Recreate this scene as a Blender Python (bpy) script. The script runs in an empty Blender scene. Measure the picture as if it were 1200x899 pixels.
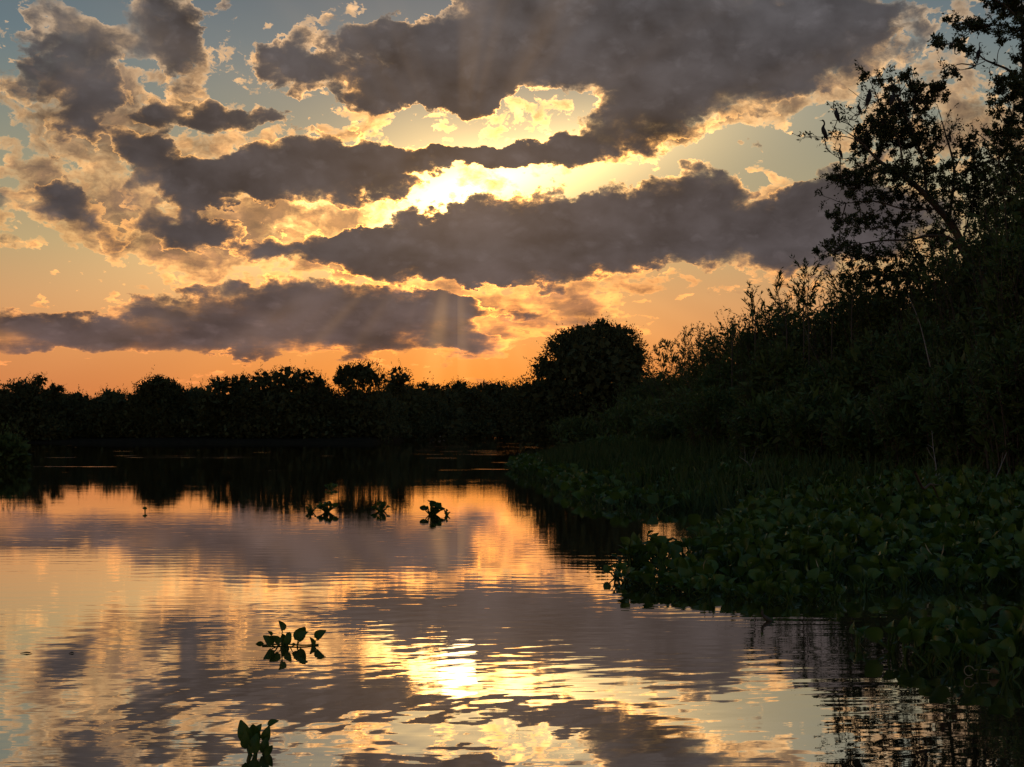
import bpy, math, random
import numpy as np
from mathutils import Vector, Matrix

scene = bpy.context.scene
COL = scene.collection

# ------------------------------------------------------------------ camera
FPX = 1600.0                     # focal length in photo pixels (photo is 1200 x 899)
CAM_H = 1.3                      # seated in a small boat
HORIZON = 507.0
cam_data = bpy.data.cameras.new("camera")
cam_data.sensor_fit = 'HORIZONTAL'
cam_data.sensor_width = 36.0
cam_data.lens = 36.0 * FPX / 1200.0
cam_data.shift_y = (HORIZON - 449.5) / 1200.0
cam_data.clip_start = 0.05
cam_data.clip_end = 6000.0
cam = bpy.data.objects.new("camera", cam_data)
COL.objects.link(cam)
cam.location = (0.0, 0.0, CAM_H)
cam.rotation_euler = (math.radians(90), 0, 0)
scene.camera = cam

# ------------------------------------------------------------------ exposure / colour management
scene.view_settings.view_transform = 'Standard'
scene.view_settings.look = 'None'
scene.view_settings.exposure = 0.0
scene.view_settings.gamma = 1.0
scene.view_settings.use_curve_mapping = False
scene.cycles.max_bounces = 6
scene.cycles.diffuse_bounces = 2
scene.cycles.glossy_bounces = 2
scene.cycles.transmission_bounces = 2
scene.cycles.transparent_max_bounces = 4
scene.cycles.caustics_reflective = False
scene.cycles.caustics_refractive = False

# ------------------------------------------------------------------ sun
SUN_PX = (536.0, 224.0)          # where the sun burns behind the cloud
sun_az = math.atan((SUN_PX[0] - 600.0) / FPX)
sun_el = math.atan((HORIZON - SUN_PX[1]) / FPX * math.cos(sun_az))
sun_dir = Vector((math.sin(sun_az) * math.cos(sun_el), math.cos(sun_az) * math.cos(sun_el), math.sin(sun_el)))
sun_data = bpy.data.lights.new("sun", 'SUN')
sun_data.energy = 0.002          # the disc itself is buried in cloud at dusk
sun_data.angle = math.radians(1.6)
sun_data.color = (1.0, 0.72, 0.36)
sun = bpy.data.objects.new("sun", sun_data)
COL.objects.link(sun)
sun.rotation_euler = (-sun_dir).to_track_quat('-Z', 'Y').to_euler()
sun.location = (0, 0, 60)

# ------------------------------------------------------------------ world: sky and backlit clouds
world = bpy.data.worlds.new("World")
scene.world = world
world.use_nodes = True
try:
    world.cycles.sampling_method = 'MANUAL'
    world.cycles.sample_map_resolution = 512
except Exception:
    pass
NT = world.node_tree
for n in list(NT.nodes):
    NT.nodes.remove(n)


class E:
    """a float or vector expression in the world's node tree"""
    def __init__(self, s):
        self.s = s

    def _m(self, op, a, b=None, clamp=False):
        n = NT.nodes.new('ShaderNodeMath')
        n.operation = op
        n.use_clamp = clamp
        for i, v in enumerate((a, b)):
            if v is None:
                continue
            if isinstance(v, E):
                NT.links.new(v.s, n.inputs[i])
            else:
                n.inputs[i].default_value = v
        return E(n.outputs[0])

    def __add__(self, o): return self._m('ADD', self, o)
    __radd__ = __add__
    def __sub__(self, o): return self._m('SUBTRACT', self, o)
    def __rsub__(self, o): return self._m('SUBTRACT', o, self)
    def __mul__(self, o): return self._m('MULTIPLY', self, o)
    __rmul__ = __mul__
    def __truediv__(self, o): return self._m('DIVIDE', self, o)
    def max(self, o): return self._m('MAXIMUM', self, o)
    def min(self, o): return self._m('MINIMUM', self, o)
    def pow(self, o): return self._m('POWER', self, o)
    def exp(self): return self._m('EXPONENT', self)
    def clamp(self): return self._m('ADD', self, 0.0, True)


def smooth(e, lo, hi):
    n = NT.nodes.new('ShaderNodeMapRange')
    n.interpolation_type = 'SMOOTHSTEP'
    NT.links.new(e.s, n.inputs['Value'])
    n.inputs['From Min'].default_value = lo
    n.inputs['From Max'].default_value = hi
    return E(n.outputs[0])


def vec(x, y, z=0.0):
    n = NT.nodes.new('ShaderNodeCombineXYZ')
    for i, v in enumerate((x, y, z)):
        if isinstance(v, E):
            NT.links.new(v.s, n.inputs[i])
        else:
            n.inputs[i].default_value = v
    return E(n.outputs[0])


def split(e):
    n = NT.nodes.new('ShaderNodeSeparateXYZ')
    NT.links.new(e.s, n.inputs[0])
    return [E(o) for o in n.outputs]


def vmath(op, a, b=None, scale=None):
    n = NT.nodes.new('ShaderNodeVectorMath')
    n.operation = op
    for i, v in enumerate((a, b)):
        if v is None:
            continue
        if isinstance(v, E):
            NT.links.new(v.s, n.inputs[i])
        else:
            n.inputs[i].default_value = v
    if scale is not None:
        if isinstance(scale, E):
            NT.links.new(scale.s, n.inputs['Scale'])
        else:
            n.inputs['Scale'].default_value = scale
    return E(n.outputs['Value' if op in ('LENGTH', 'DOT_PRODUCT', 'DISTANCE') else 'Vector'])


def noise(p, scale, detail, rough=0.55, dim='2D', color=False, lac=2.0, dist=0.0):
    n = NT.nodes.new('ShaderNodeTexNoise')
    n.noise_dimensions = dim
    if dim == '1D':
        NT.links.new(p.s, n.inputs['W'])
    else:
        NT.links.new(p.s, n.inputs['Vector'])
    n.inputs['Scale'].default_value = scale
    n.inputs['Detail'].default_value = detail
    n.inputs['Roughness'].default_value = rough
    n.inputs['Lacunarity'].default_value = lac
    n.inputs['Distortion'].default_value = dist
    return E(n.outputs['Color' if color else 0])


def voronoi(p, scale, detail, rough=0.5):
    n = NT.nodes.new('ShaderNodeTexVoronoi')
    n.voronoi_dimensions = '2D'
    n.feature = 'SMOOTH_F1'
    NT.links.new(p.s, n.inputs['Vector'])
    n.inputs['Scale'].default_value = scale
    n.inputs['Detail'].default_value = detail
    n.inputs['Roughness'].default_value = rough
    n.inputs['Smoothness'].default_value = 0.25
    return E(n.outputs['Distance'])


def ramp(e, stops, interp='B_SPLINE'):
    n = NT.nodes.new('ShaderNodeValToRGB')
    NT.links.new(e.s, n.inputs[0])
    cr = n.color_ramp
    cr.interpolation = interp
    while len(cr.elements) < len(stops):
        cr.elements.new(0.5)
    for el, (p, c) in zip(cr.elements, sorted(stops)):
        el.position = p
        el.color = (c[0], c[1], c[2], 1.0)
    return E(n.outputs[0])


def srgb(r, g, b):
    return tuple((c / 12.92 if c <= 0.04045 else ((c + 0.055) / 1.055) ** 2.4) for c in (r / 255, g / 255, b / 255))


def sky_xy(px, py):
    """photo pixel -> sky coordinates (16 x azimuth, 16 x tangent of elevation)"""
    az = math.atan((px - 600.0) / FPX)
    return 16.0 * az, 16.0 * (HORIZON - py) / FPX * math.cos(az)


def blobs(p, lst):
    """sum of soft ellipses: (px, py, rx, ry, amount, tilt in degrees)"""
    acc = None
    for b in lst:
        px, py, rx, ry, amt = b[:5]
        rot = b[5] if len(b) > 5 else 0.0
        x, y = sky_xy(px, py)
        m = NT.nodes.new('ShaderNodeMapping')
        m.vector_type = 'TEXTURE'
        NT.links.new(p.s, m.inputs['Vector'])
        m.inputs['Location'].default_value = (x, y, 0)
        m.inputs['Rotation'].default_value = (0, 0, math.radians(rot))
        m.inputs['Scale'].default_value = (rx / 100, ry / 100, 1)
        g = NT.nodes.new('ShaderNodeTexGradient')
        g.gradient_type = 'SPHERICAL'
        NT.links.new(m.outputs[0], g.inputs[0])
        if acc is None:
            acc = E(g.outputs['Fac']) * amt
        else:
            n = NT.nodes.new('ShaderNodeMath')
            n.operation = 'MULTIPLY_ADD'
            NT.links.new(g.outputs['Fac'], n.inputs[0])
            n.inputs[1].default_value = amt
            NT.links.new(acc.s, n.inputs[2])
            acc = E(n.outputs[0])
    return acc


def build_sky():
    tc = NT.nodes.new('ShaderNodeTexCoord')
    d = vmath('NORMALIZE', E(tc.outputs['Generated']))
    dx, dy, dz = split(d)
    az = dx._m('ARCTAN2', dx, dy)
    horiz = (dx * dx + dy * dy)._m('SQRT', dx * dx + dy * dy).max(0.02)
    up = (dz / horiz).max(0.0)
    X = az * 16.0
    Y = up * 16.0
    P = vec(X, Y)

    # ---- distance from the sun (sky units; one unit is 100 photo pixels)
    sx, sy = sky_xy(*SUN_PX)
    rx = X - sx
    ry = Y - sy
    r = (rx * rx * 0.55 + ry * ry * 1.1)._m('SQRT', rx * rx * 0.55 + ry * ry * 1.1)
    glow = (r * -0.75).exp()
    # the burning gap itself is a long slot between two cloud decks
    qx = rx * 0.966 + ry * 0.259 - 0.15
    qy = ry * 0.966 - rx * 0.259
    slot = (qx * qx * 0.36 + qy * qy * 9.0)._m('SQRT', qx * qx * 0.36 + qy * qy * 9.0)
    wide = (r * -0.26).exp()

    # places where sunlight leaks through under and over the decks
    leak = blobs(P, [(580, 362, 210, 70, 1.5), (470, 335, 160, 40, 0.9), (620, 138, 150, 70, 2.2), (490, 148, 100, 50, 2.2), (430, 120, 80, 60, 0.8), (440, 225, 70, 40, 1.2)])

    # ---- clear sky
    nis = NT.nodes.new('ShaderNodeTexSky')
    nis.sky_type = 'NISHITA'
    nis.sun_disc = False
    nis.sun_elevation = sun_el
    nis.sun_rotation = sun_az
    nis.air_density = 2.0
    nis.dust_density = 3.0
    el = (Y * 0.125).clamp()                                   # 0 at the horizon, 1 at 800 px above
    clear = ramp(el, [(0.00, srgb(198, 112, 62)), (0.06, srgb(203, 122, 72)), (0.12, srgb(206, 136, 84)),
                      (0.19, srgb(198, 148, 102)), (0.27, srgb(178, 156, 116)), (0.36, srgb(150, 146, 122)),
                      (0.46, srgb(120, 130, 124)), (0.56, srgb(92, 114, 124)), (0.66, srgb(74, 98, 114)), (1.0, srgb(58, 80, 104))], 'LINEAR')
    lowglow = (rx * rx * -0.13).exp() * (Y * -0.5).exp()
    clear = vmath('ADD', clear, vmath('SCALE', (0.40, 0.085, -0.045), None, lowglow))
    clear = vmath('ADD', clear, vmath('SCALE', (1.0, 0.66, 0.24), None, (slot * -1.4).exp() * 4.5 + (r * -2.6).exp() * 1.2 + (r * -0.55).exp() * 0.13 + leak * 0.05))
    clear = vmath('ADD', clear, vmath('SCALE', E(nis.outputs[0]), None, 0.0015))

    # ---- shared turbulence
    Yn = Y + (1.0 - (Y * -0.9).exp()) * 1.7                    # low cloud is seen edge-on: flatter
    Pn = vec(X * 0.75, Yn, 0.0)
    w1 = noise(Pn, 1.1, 2.0, 0.5, color=True)
    w2 = noise(Pn, 4.0, 5.0, 0.62, color=True)
    warp = vmath('ADD', vmath('SCALE', vmath('SUBTRACT', w1, (0.5, 0.5, 0.5)), None, 0.55),
                 vmath('SCALE', vmath('SUBTRACT', w2, (0.5, 0.5, 0.5)), None, 0.42))
    PW = vmath('ADD', P, vmath('MULTIPLY', warp, (1.0, 0.8, 0.0)))
    PB = vmath('ADD', Pn, vmath('SCALE', warp, None, 0.35))
    fbm = noise(PB, 2.6, 9.0, 0.62) - 0.5
    bil = (0.42 - voronoi(PB, 3.2, 3.0, 0.55)).max(-0.3)

    # ---- dense clouds
    S = blobs(PW, DENSE)
    fine = noise(PB, 7.0, 6.0, 0.65) - 0.5
    lump = noise(PB, 1.5, 3.0, 0.5) - 0.5
    low = 1.0 - smooth(Y, 0.9, 1.9)
    strk = noise(vec(X * 0.3, Y * 1.9), 2.4, 7.0, 0.6) - 0.5
    broken = blobs(P, [(190, 170, 340, 230, 1.0), (420, 130, 160, 110, 0.7)]) * (noise(PB, 2.0, 3.0, 0.5) - 0.5) * 3.0
    Dn = S + broken + fine * 0.55 * (1.0 - low * 0.5) + strk * low * 1.5 + (fbm * 1.15 + bil * 0.36) * (1.0 - low * 0.6) + lump * (1.3 - 0.9 * (1.0 - smooth(Y, 1.0, 2.4))) - 0.22
    over = smooth(Y, 5.6, 8.0)                                 # overhead and behind: broken cloud
    Dn = Dn + over * (noise(Pn, 0.55, 4.0, 0.5) - 0.52) * 2.2
    side = smooth(X._m('ABSOLUTE', X), 6.4, 9.0)
    Dn = Dn + side * (noise(Pn, 0.7, 4.0, 0.5) - 0.5) * 1.8
    crisp = smooth(noise(Pn, 0.9, 2.0, 0.5), 0.36, 0.62)
    tD = Dn.max(0.0) * (crisp * 6.0 + 2.4 + glow * 15.0) * (1.0 - 0.5 * (1.0 - smooth(Y, 0.9, 1.9)))

    # ---- broken gilded cloud
    T = blobs(PW, THIN)
    puff = noise(PB, 1.9, 9.0, 0.6, dist=0.3) - 0.5
    lowk = 1.0 - smooth(Y, 1.2, 2.6)
    mid = noise(PB, 4.6, 6.0, 0.6) - 0.5
    Th = T * 0.90 + puff * (3.0 - lowk * 1.4) + mid * 2.0 + bil * 0.9 + strk * (lowk * 2.2 + 0.35) - 0.42
    tT = Th.max(0.0).min(1.1) * 2.6

    # ---- light through the cloud
    elc = (Y * 0.2).clamp()
    gold = ramp(elc, [(0.0, srgb(226, 128, 62)), (0.25, srgb(238, 156, 70)), (0.45, srgb(238, 176, 94)),
                      (0.7, srgb(236, 184, 114)), (1.0, srgb(224, 186, 134))], 'LINEAR')
    amp = (slot * -1.0).exp() * 5.0 + glow * 1.5 + wide * 0.75 + leak * 1.25 + 0.66
    gold = vmath('SCALE', gold, None, amp)
    gold = vmath('MULTIPLY', gold, vmath('ADD', (1.0, 1.0, 1.0), vmath('SCALE', (0.14, -0.20, -0.66), None, wide)))
    dark = ramp(elc, [(0.0, srgb(136, 92, 74)), (0.2, srgb(104, 86, 84)), (0.42, srgb(86, 80, 82)),
                      (0.7, srgb(82, 76, 76)), (1.0, srgb(90, 88, 91))], 'LINEAR')
    shade = noise(Pn, 1.3, 4.0, 0.5)
    dark = vmath('SCALE', dark, None, (shade * 0.9 + 0.44 + bil * 0.5 + fbm * 0.5).max(0.25))
    dark = vmath('ADD', dark, vmath('SCALE', (0.30, 0.16, 0.06), None, glow * 0.36 + wide * 0.012))

    # thin broken layer first, then the dense cloud in front of it
    eT = (tT * -1.0).exp()
    rimT = (1.0 - (tT * -2.6).exp()) * (tT * -0.62).exp()
    relief = (bil * 1.2 + fbm * 1.2 + mid * 0.5 + 0.84).max(0.25)
    back = vmath('ADD', vmath('SCALE', clear, None, eT), vmath('SCALE', gold, None, rimT * relief * 1.36))
    back = vmath('ADD', back, vmath('SCALE', dark, None, (1.0 - (tT * -0.8).exp()) * 1.15))
    lit = smooth(bil * 1.1 + fbm * 0.9 + fine * 0.4, 0.02, 0.42) * (tD * -0.42).exp() * (0.5 + glow)
    dark = vmath('ADD', dark, vmath('SCALE', gold, None, lit * 0.36))
    edge = smooth(noise(P, 2.3, 3.0, 0.5), 0.36, 0.68) * 1.05 + 0.12
    eD = (tD * -1.0).exp()
    rim = (1.0 - (tD * -3.2).exp()) * (tD * -1.25).exp()
    front = vmath('ADD', vmath('SCALE', gold, None, rim * (glow * 2.6 + 0.72) * edge), vmath('SCALE', dark, None, 1.0 - eD))
    L = vmath('ADD', vmath('SCALE', back, None, eD), front)

    # crepuscular rays from the sun
    ang = rx._m('ARCTAN2', rx, ry)
    rayn = smooth(noise(ang, 3.1, 2.0, 0.5, dim='1D'), 0.40, 0.80)
    rr = (rx * rx + ry * ry)._m('SQRT', rx * rx + ry * ry)
    L = vmath('ADD', L, vmath('SCALE', (0.21, 0.112, 0.036), None, rayn * (rr * -0.34).exp() * (smooth(ry * -1.0, 0.95, 1.5) * 1.3 + smooth(ry, 0.6, 1.6) * 0.5)))

    # unseen sky behind the camera gets added brightness as fill on the dark foliage
    back_boost = 1.35 - smooth(dy, -0.5, 0.6) * 0.35
    L = vmath('SCALE', L, None, back_boost)

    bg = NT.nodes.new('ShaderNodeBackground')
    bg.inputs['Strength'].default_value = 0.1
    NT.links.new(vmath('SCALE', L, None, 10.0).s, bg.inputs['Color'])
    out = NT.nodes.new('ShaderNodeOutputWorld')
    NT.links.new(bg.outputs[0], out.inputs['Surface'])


DENSE = [
    # upper left cumulus
    (92, 62, 72, 72, 1.3), (75, 105, 60, 50, 0.8), (190, 30, 62, 62, 1.2), (205, 80, 55, 44, 0.8), (20, 92, 60, 30, 0.5),
    (350, 78, 70, 46, 1.25), (395, 95, 55, 40, 0.6),
    # great upper cloud
    (500, 75, 108, 92, 1.5), (470, 105, 60, 46, 0.6), (560, 105, 70, 50, 0.6), (600, 40, 150, 92, 1.4), (730, 40, 190, 110, 1.4), (870, 45, 200, 100, 1.4), (985, 30, 120, 85, 1.0),
    (790, 115, 120, 60, 1.1, 8), (730, 148, 90, 42, 0.8, 6),
    (540, 182, 200, 27, 1.5, 3), (640, 176, 110, 22, 0.8, 6),
    (640, 136, 78, 36, -1.5, 8), (485, 150, 66, 32, -1.7), (560, 158, 66, 18, -1.3), (500, 8, 40, 34, -0.9),
    # left middle bank
    (340, 212, 150, 46, 1.7), (385, 185, 55, 38, 1.0), (230, 214, 120, 38, 1.2), (170, 185, 55, 30, 0.7),
    (260, 136, 120, 24, 1.2), (60, 240, 95, 28, 0.9), (208, 262, 60, 34, 1.1), (136, 278, 34, 24, 0.7),
    (315, 300, 60, 22, 0.75), (120, 150, 70, 26, 0.6), (70, 178, 50, 16, 0.5), (270, 262, 60, 20, 0.6), (340, 252, 130, 12, -0.9), (455, 215, 60, 20, 0.55),
    # long dark bank under the sun
    (375, 290, 70, 40, 1.1), (430, 287, 70, 46, 1.2), (510, 288, 120, 62, 1.8), (620, 286, 160, 64, 1.9), (730, 268, 125, 66, 1.7, 10),
    (810, 252, 95, 66, 1.6), (880, 262, 120, 66, 1.6), (965, 255, 105, 78, 1.4), (1050, 245, 100, 75, 1.0),
    (895, 228, 30, 50, -1.5, -35), (740, 332, 110, 20, -0.5), (545, 340, 140, 10, -0.6),
    # low bank on the left
    (310, 350, 110, 30, 1.0), (440, 368, 170, 46, 1.4), (300, 386, 280, 40, 1.5), (110, 398, 230, 30, 1.5), (60, 374, 130, 16, 0.9),
    (530, 358, 60, 26, 0.7), (560, 396, 120, 12, 0.5), (620, 362, 60, 10, 0.5), (260, 428, 320, 16, -1.2),
]
THIN = [
    (60, 120, 150, 90, 0.8), (150, 130, 160, 100, 0.8), (300, 60, 130, 70, 0.7), (60, 210, 170, 80, 0.8), (250, 180, 220, 110, 0.9), (330, 280, 170, 80, 1.2), (100, 250, 190, 70, 0.6), (230, 300, 190, 50, 0.6),
    (160, 280, 190, 70, 0.8), (400, 300, 110, 60, 0.9), (420, 110, 80, 70, 1.0), (500, 150, 110, 46, 0.8), (640, 135, 110, 60, 0.9), (655, 125, 60, 36, 0.5),
    (530, 225, 150, 40, 0.7), (450, 228, 80, 40, 0.6), (630, 205, 120, 30, 0.7, 6), (500, 340, 150, 36, 1.3), (600, 370, 150, 50, 1.3), (680, 352, 110, 56, 1.0),
    (740, 315, 120, 40, 1.0), (540, 408, 190, 26, 0.9), (905, 225, 60, 60, 1.3), (1080, 80, 190, 110, 1.1), (1150, 160, 180, 100, 1.0),
    (860, 140, 190, 20, 1.4, 14), (760, 172, 160, 20, 1.5, 10), (1000, 320, 150, 50, 0.6), (870, 330, 180, 26, 0.6), (340, 250, 130, 14, 1.2),
    (80, 350, 200, 30, 0.5),
]
build_sky()

# ------------------------------------------------------------------ helpers
def at(px, py, depth):
    """photo pixel at a given distance in front of the camera -> world point"""
    return np.array([(px - 600.0) / FPX * depth, depth, CAM_H + (HORIZON - py) / FPX * depth])


def on_water(px, py):
    depth = CAM_H * FPX / (py - HORIZON)
    return np.array([(px - 600.0) / FPX * depth, depth, 0.0])


def tag(o, label=None, cat=None, group=None, kind=None):
    if label: o["label"] = label
    if cat: o["category"] = cat
    if group: o["group"] = group
    if kind: o["kind"] = kind
    return o


def empty(name, loc, label, cat, group=None):
    o = bpy.data.objects.new(name, None)
    o.empty_display_size = 0.2
    o.location = loc
    COL.objects.link(o)
    return tag(o, label, cat, group)


def build(name, verts, faces, mat, parent=None, smooth=False):
    """verts (n,3) in world space, faces (m,4) or list of arrays; object origin at the parent (or first vertex)"""
    verts = np.asarray(verts, dtype=np.float32).reshape(-1, 3)
    if parent is not None:
        verts = verts - np.array(parent.location, dtype=np.float32)
        if parent.parent is not None:
            verts = verts - np.array(parent.parent.location, dtype=np.float32)
    me = bpy.data.meshes.new(name)
    faces = np.asarray(faces, dtype=np.int32)
    nf, k = faces.shape
    me.vertices.add(len(verts))
    me.vertices.foreach_set("co", verts.ravel())
    me.loops.add(nf * k)
    me.loops.foreach_set("vertex_index", faces.ravel())
    me.polygons.add(nf)
    me.polygons.foreach_set("loop_start", np.arange(0, nf * k, k, dtype=np.int32))
    me.polygons.foreach_set("loop_total", np.full(nf, k, dtype=np.int32))
    if smooth:
        me.polygons.foreach_set("use_smooth", np.ones(nf, dtype=bool))
    me.update(calc_edges=True)
    me.validate()
    me.materials.append(mat)
    o = bpy.data.objects.new(name, me)
    COL.objects.link(o)
    if parent is not None:
        o.parent = parent
    return o


class Bag:
    """collects quads"""
    def __init__(self):
        self.v, self.f, self.n = [], [], 0

    def add(self, v, f):
        v = np.asarray(v, dtype=np.float64).reshape(-1, 3)
        self.v.append(v)
        self.f.append(np.asarray(f, dtype=np.int64) + self.n)
        self.n += len(v)

    def tube(self, pts, radii, sides=5):
        pts = np.asarray(pts, dtype=np.float64)
        k = len(pts)
        t = np.gradient(pts, axis=0)
        t /= np.linalg.norm(t, axis=1, keepdims=True) + 1e-9
        ref = np.where(np.abs(t[:, 2:3]) > 0.9, np.array([[0.0, 1.0, 0.0]]), np.array([[0.0, 0.0, 1.0]]))
        a = np.cross(t, ref)
        a /= np.linalg.norm(a, axis=1, keepdims=True) + 1e-9
        b = np.cross(t, a)
        ang = np.arange(sides) * 2 * math.pi / sides
        ring = a[:, None, :] * np.cos(ang)[None, :, None] + b[:, None, :] * np.sin(ang)[None, :, None]
        v = (pts[:, None, :] + ring * np.asarray(radii, dtype=np.float64)[:, None, None]).reshape(-1, 3)
        f = []
        for i in range(k - 1):
            for j in range(sides):
                j2 = (j + 1) % sides
                f.append((i * sides + j, i * sides + j2, (i + 1) * sides + j2, (i + 1) * sides + j))
        self.add(v, f)

    def leaves(self, p, d, length, width, rng):
        """one folded rhombus leaf at every point p, growing along d"""
        p = np.asarray(p, dtype=np.float64).reshape(-1, 3)
        d = np.asarray(d, dtype=np.float64).reshape(-1, 3)
        n = len(p)
        if n == 0:
            return
        d = d / (np.linalg.norm(d, axis=1, keepdims=True) + 1e-9)
        r = rng.normal(size=(n, 3))
        s = np.cross(d, r)
        s /= np.linalg.norm(s, axis=1, keepdims=True) + 1e-9
        u = np.cross(s, d)
        L = np.broadcast_to(np.asarray(length, dtype=np.float64), (n,))[:, None]
        W = np.broadcast_to(np.asarray(width, dtype=np.float64), (n,))[:, None]
        droop = u * L * rng.uniform(-0.15, 0.15, (n, 1))
        v = np.stack([p, p + d * L * 0.45 + s * W * 0.5 + droop, p + d * L, p + d * L * 0.45 - s * W * 0.5 + droop], axis=1)
        f = (np.arange(n)[:, None] * 4 + np.arange(4)[None, :])
        self.add(v.reshape(-1, 3), f)

    def build(self, name, mat, parent=None, smooth=False):
        return build(name, np.concatenate(self.v), np.concatenate(self.f), mat, parent, smooth)


def unit(rng, n):
    v = rng.normal(size=(n, 3))
    return v / np.linalg.norm(v, axis=1, keepdims=True)


def smooth_line(pts, n):
    """Catmull-Rom resample"""
    pts = np.asarray(pts, dtype=np.float64)
    P = np.concatenate([[2 * pts[0] - pts[1]], pts, [2 * pts[-1] - pts[-2]]])
    out = []
    m = len(pts) - 1
    for t in np.linspace(0, m - 1e-6, n):
        i = int(t); u = t - i
        a, b, c, d = P[i], P[i + 1], P[i + 2], P[i + 3]
        out.append(0.5 * (2 * b + (c - a) * u + (2 * a - 5 * b + 4 * c - d) * u * u + (3 * b - a - 3 * c + d) * u ** 3))
    return np.array(out)


# ------------------------------------------------------------------ materials
def new_mat(name):
    m = bpy.data.materials.new(name)
    m.use_nodes = True
    nt = m.node_tree
    for n in list(nt.nodes):
        nt.nodes.remove(n)
    return m, nt


def leaf_material(name, c1, c2, rough=0.5, trans=0.25, spec=0.3, scale=1.2, brown=None):
    m, nt = new_mat(name)
    out = nt.nodes.new('ShaderNodeOutputMaterial')
    geo = nt.nodes.new('ShaderNodeNewGeometry')
    nz = nt.nodes.new('ShaderNodeTexNoise')
    nz.inputs['Scale'].default_value = scale
    nz.inputs['Detail'].default_value = 2
    nt.links.new(geo.outputs['Position'], nz.inputs['Vector'])
    add = nt.nodes.new('ShaderNodeMath'); add.operation = 'MULTIPLY_ADD'
    nt.links.new(geo.outputs['Random Per Island'], add.inputs[0])
    add.inputs[1].default_value = 0.6
    mul = nt.nodes.new('ShaderNodeMath'); mul.operation = 'MULTIPLY'
    nt.links.new(nz.outputs[0], mul.inputs[0]); mul.inputs[1].default_value = 0.4
    nt.links.new(mul.outputs[0], add.inputs[2])
    cr = nt.nodes.new('ShaderNodeValToRGB')
    cr.color_ramp.elements[0].position = 0.15
    cr.color_ramp.elements[0].color = (*c1, 1)
    cr.color_ramp.elements[1].position = 0.8 if brown else 0.9
    cr.color_ramp.elements[1].color = (*c2, 1)
    if brown:                                                  # the odd dying leaf
        e_ = cr.color_ramp.elements.new(0.93); e_.color = (*c2, 1)
        cr.color_ramp.elements[-1].position = 0.96; cr.color_ramp.elements[-1].color = (*brown, 1)
    nt.links.new(add.outputs[0], cr.inputs[0])
    p = nt.nodes.new('ShaderNodeBsdfPrincipled')
    p.inputs['Roughness'].default_value = rough
    p.inputs['Specular IOR Level'].default_value = spec
    nt.links.new(cr.outputs[0], p.inputs['Base Color'])
    t = nt.nodes.new('ShaderNodeBsdfTranslucent')
    nt.links.new(cr.outputs[0], t.inputs['Color'])
    mx = nt.nodes.new('ShaderNodeMixShader')
    mx.inputs[0].default_value = trans
    nt.links.new(p.outputs[0], mx.inputs[1]); nt.links.new(t.outputs[0], mx.inputs[2])
    nt.links.new(mx.outputs[0], out.inputs[0])
    return m


def rough_material(name, c1, c2, scale=6.0, rough=0.9, stretch=(1, 1, 1)):
    m, nt = new_mat(name)
    out = nt.nodes.new('ShaderNodeOutputMaterial')
    tc = nt.nodes.new('ShaderNodeTexCoord')
    mp = nt.nodes.new('ShaderNodeMapping'); mp.inputs['Scale'].default_value = stretch
    nt.links.new(tc.outputs['Object'], mp.inputs[0])
    nz = nt.nodes.new('ShaderNodeTexNoise')
    nz.inputs['Scale'].default_value = scale; nz.inputs['Detail'].default_value = 6
    nt.links.new(mp.outputs[0], nz.inputs['Vector'])
    cr = nt.nodes.new('ShaderNodeValToRGB')
    cr.color_ramp.elements[0].position = 0.3; cr.color_ramp.elements[0].color = (*c1, 1)
    cr.color_ramp.elements[1].position = 0.7; cr.color_ramp.elements[1].color = (*c2, 1)
    nt.links.new(nz.outputs[0], cr.inputs[0])
    p = nt.nodes.new('ShaderNodeBsdfPrincipled')
    p.inputs['Roughness'].default_value = rough
    p.inputs['Specular IOR Level'].default_value = 0.2
    nt.links.new(cr.outputs[0], p.inputs['Base Color'])
    bp = nt.nodes.new('ShaderNodeBump'); bp.inputs['Strength'].default_value = 0.4; bp.inputs['Distance'].default_value = 0.02
    nt.links.new(nz.outputs[0], bp.inputs['Height']); nt.links.new(bp.outputs[0], p.inputs['Normal'])
    nt.links.new(p.outputs[0], out.inputs[0])
    return m


M_FAR = leaf_material("far_foliage", (0.040, 0.050, 0.024), (0.068, 0.082, 0.034), 0.7, 0.12, 0.1, 0.3)
M_SHRUB = leaf_material("shrub_foliage", (0.045, 0.070, 0.022), (0.088, 0.128, 0.036), 0.6, 0.2, 0.15, 0.8)
M_WILLOW = leaf_material("willow_foliage", (0.042, 0.076, 0.022), (0.082, 0.128, 0.034), 0.55, 0.25, 0.2, 0.8)
M_TREE = leaf_material("tree_foliage", (0.036, 0.052, 0.020), (0.060, 0.080, 0.028), 0.55, 0.22, 0.2, 1.0)
M_HYA = leaf_material("hyacinth_leaf", (0.030, 0.064, 0.010), (0.072, 0.130, 0.018), 0.42, 0.22, 0.25, 1.6, (0.085, 0.060, 0.024))
M_GRASS = leaf_material("bank_grass", (0.026, 0.048, 0.014), (0.055, 0.085, 0.024), 0.6, 0.2, 0.15, 0.7)
M_BARK = rough_material("bark", (0.045, 0.036, 0.028), (0.10, 0.085, 0.068), 8.0, 0.9, (1, 1, 0.25))
M_PALE = rough_material("weathered_wood", (0.12, 0.105, 0.09), (0.21, 0.185, 0.16), 12.0, 0.85)
M_STRAW = rough_material("dry_leaf", (0.22, 0.20, 0.13), (0.36, 0.32, 0.22), 9.0, 0.7)
M_SOIL = rough_material("wet_soil", (0.014, 0.012, 0.008), (0.030, 0.025, 0.016), 1.5, 1.0)
M_SOIL.node_tree.nodes['Principled BSDF'].inputs['Specular IOR Level'].default_value = 0.0
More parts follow.
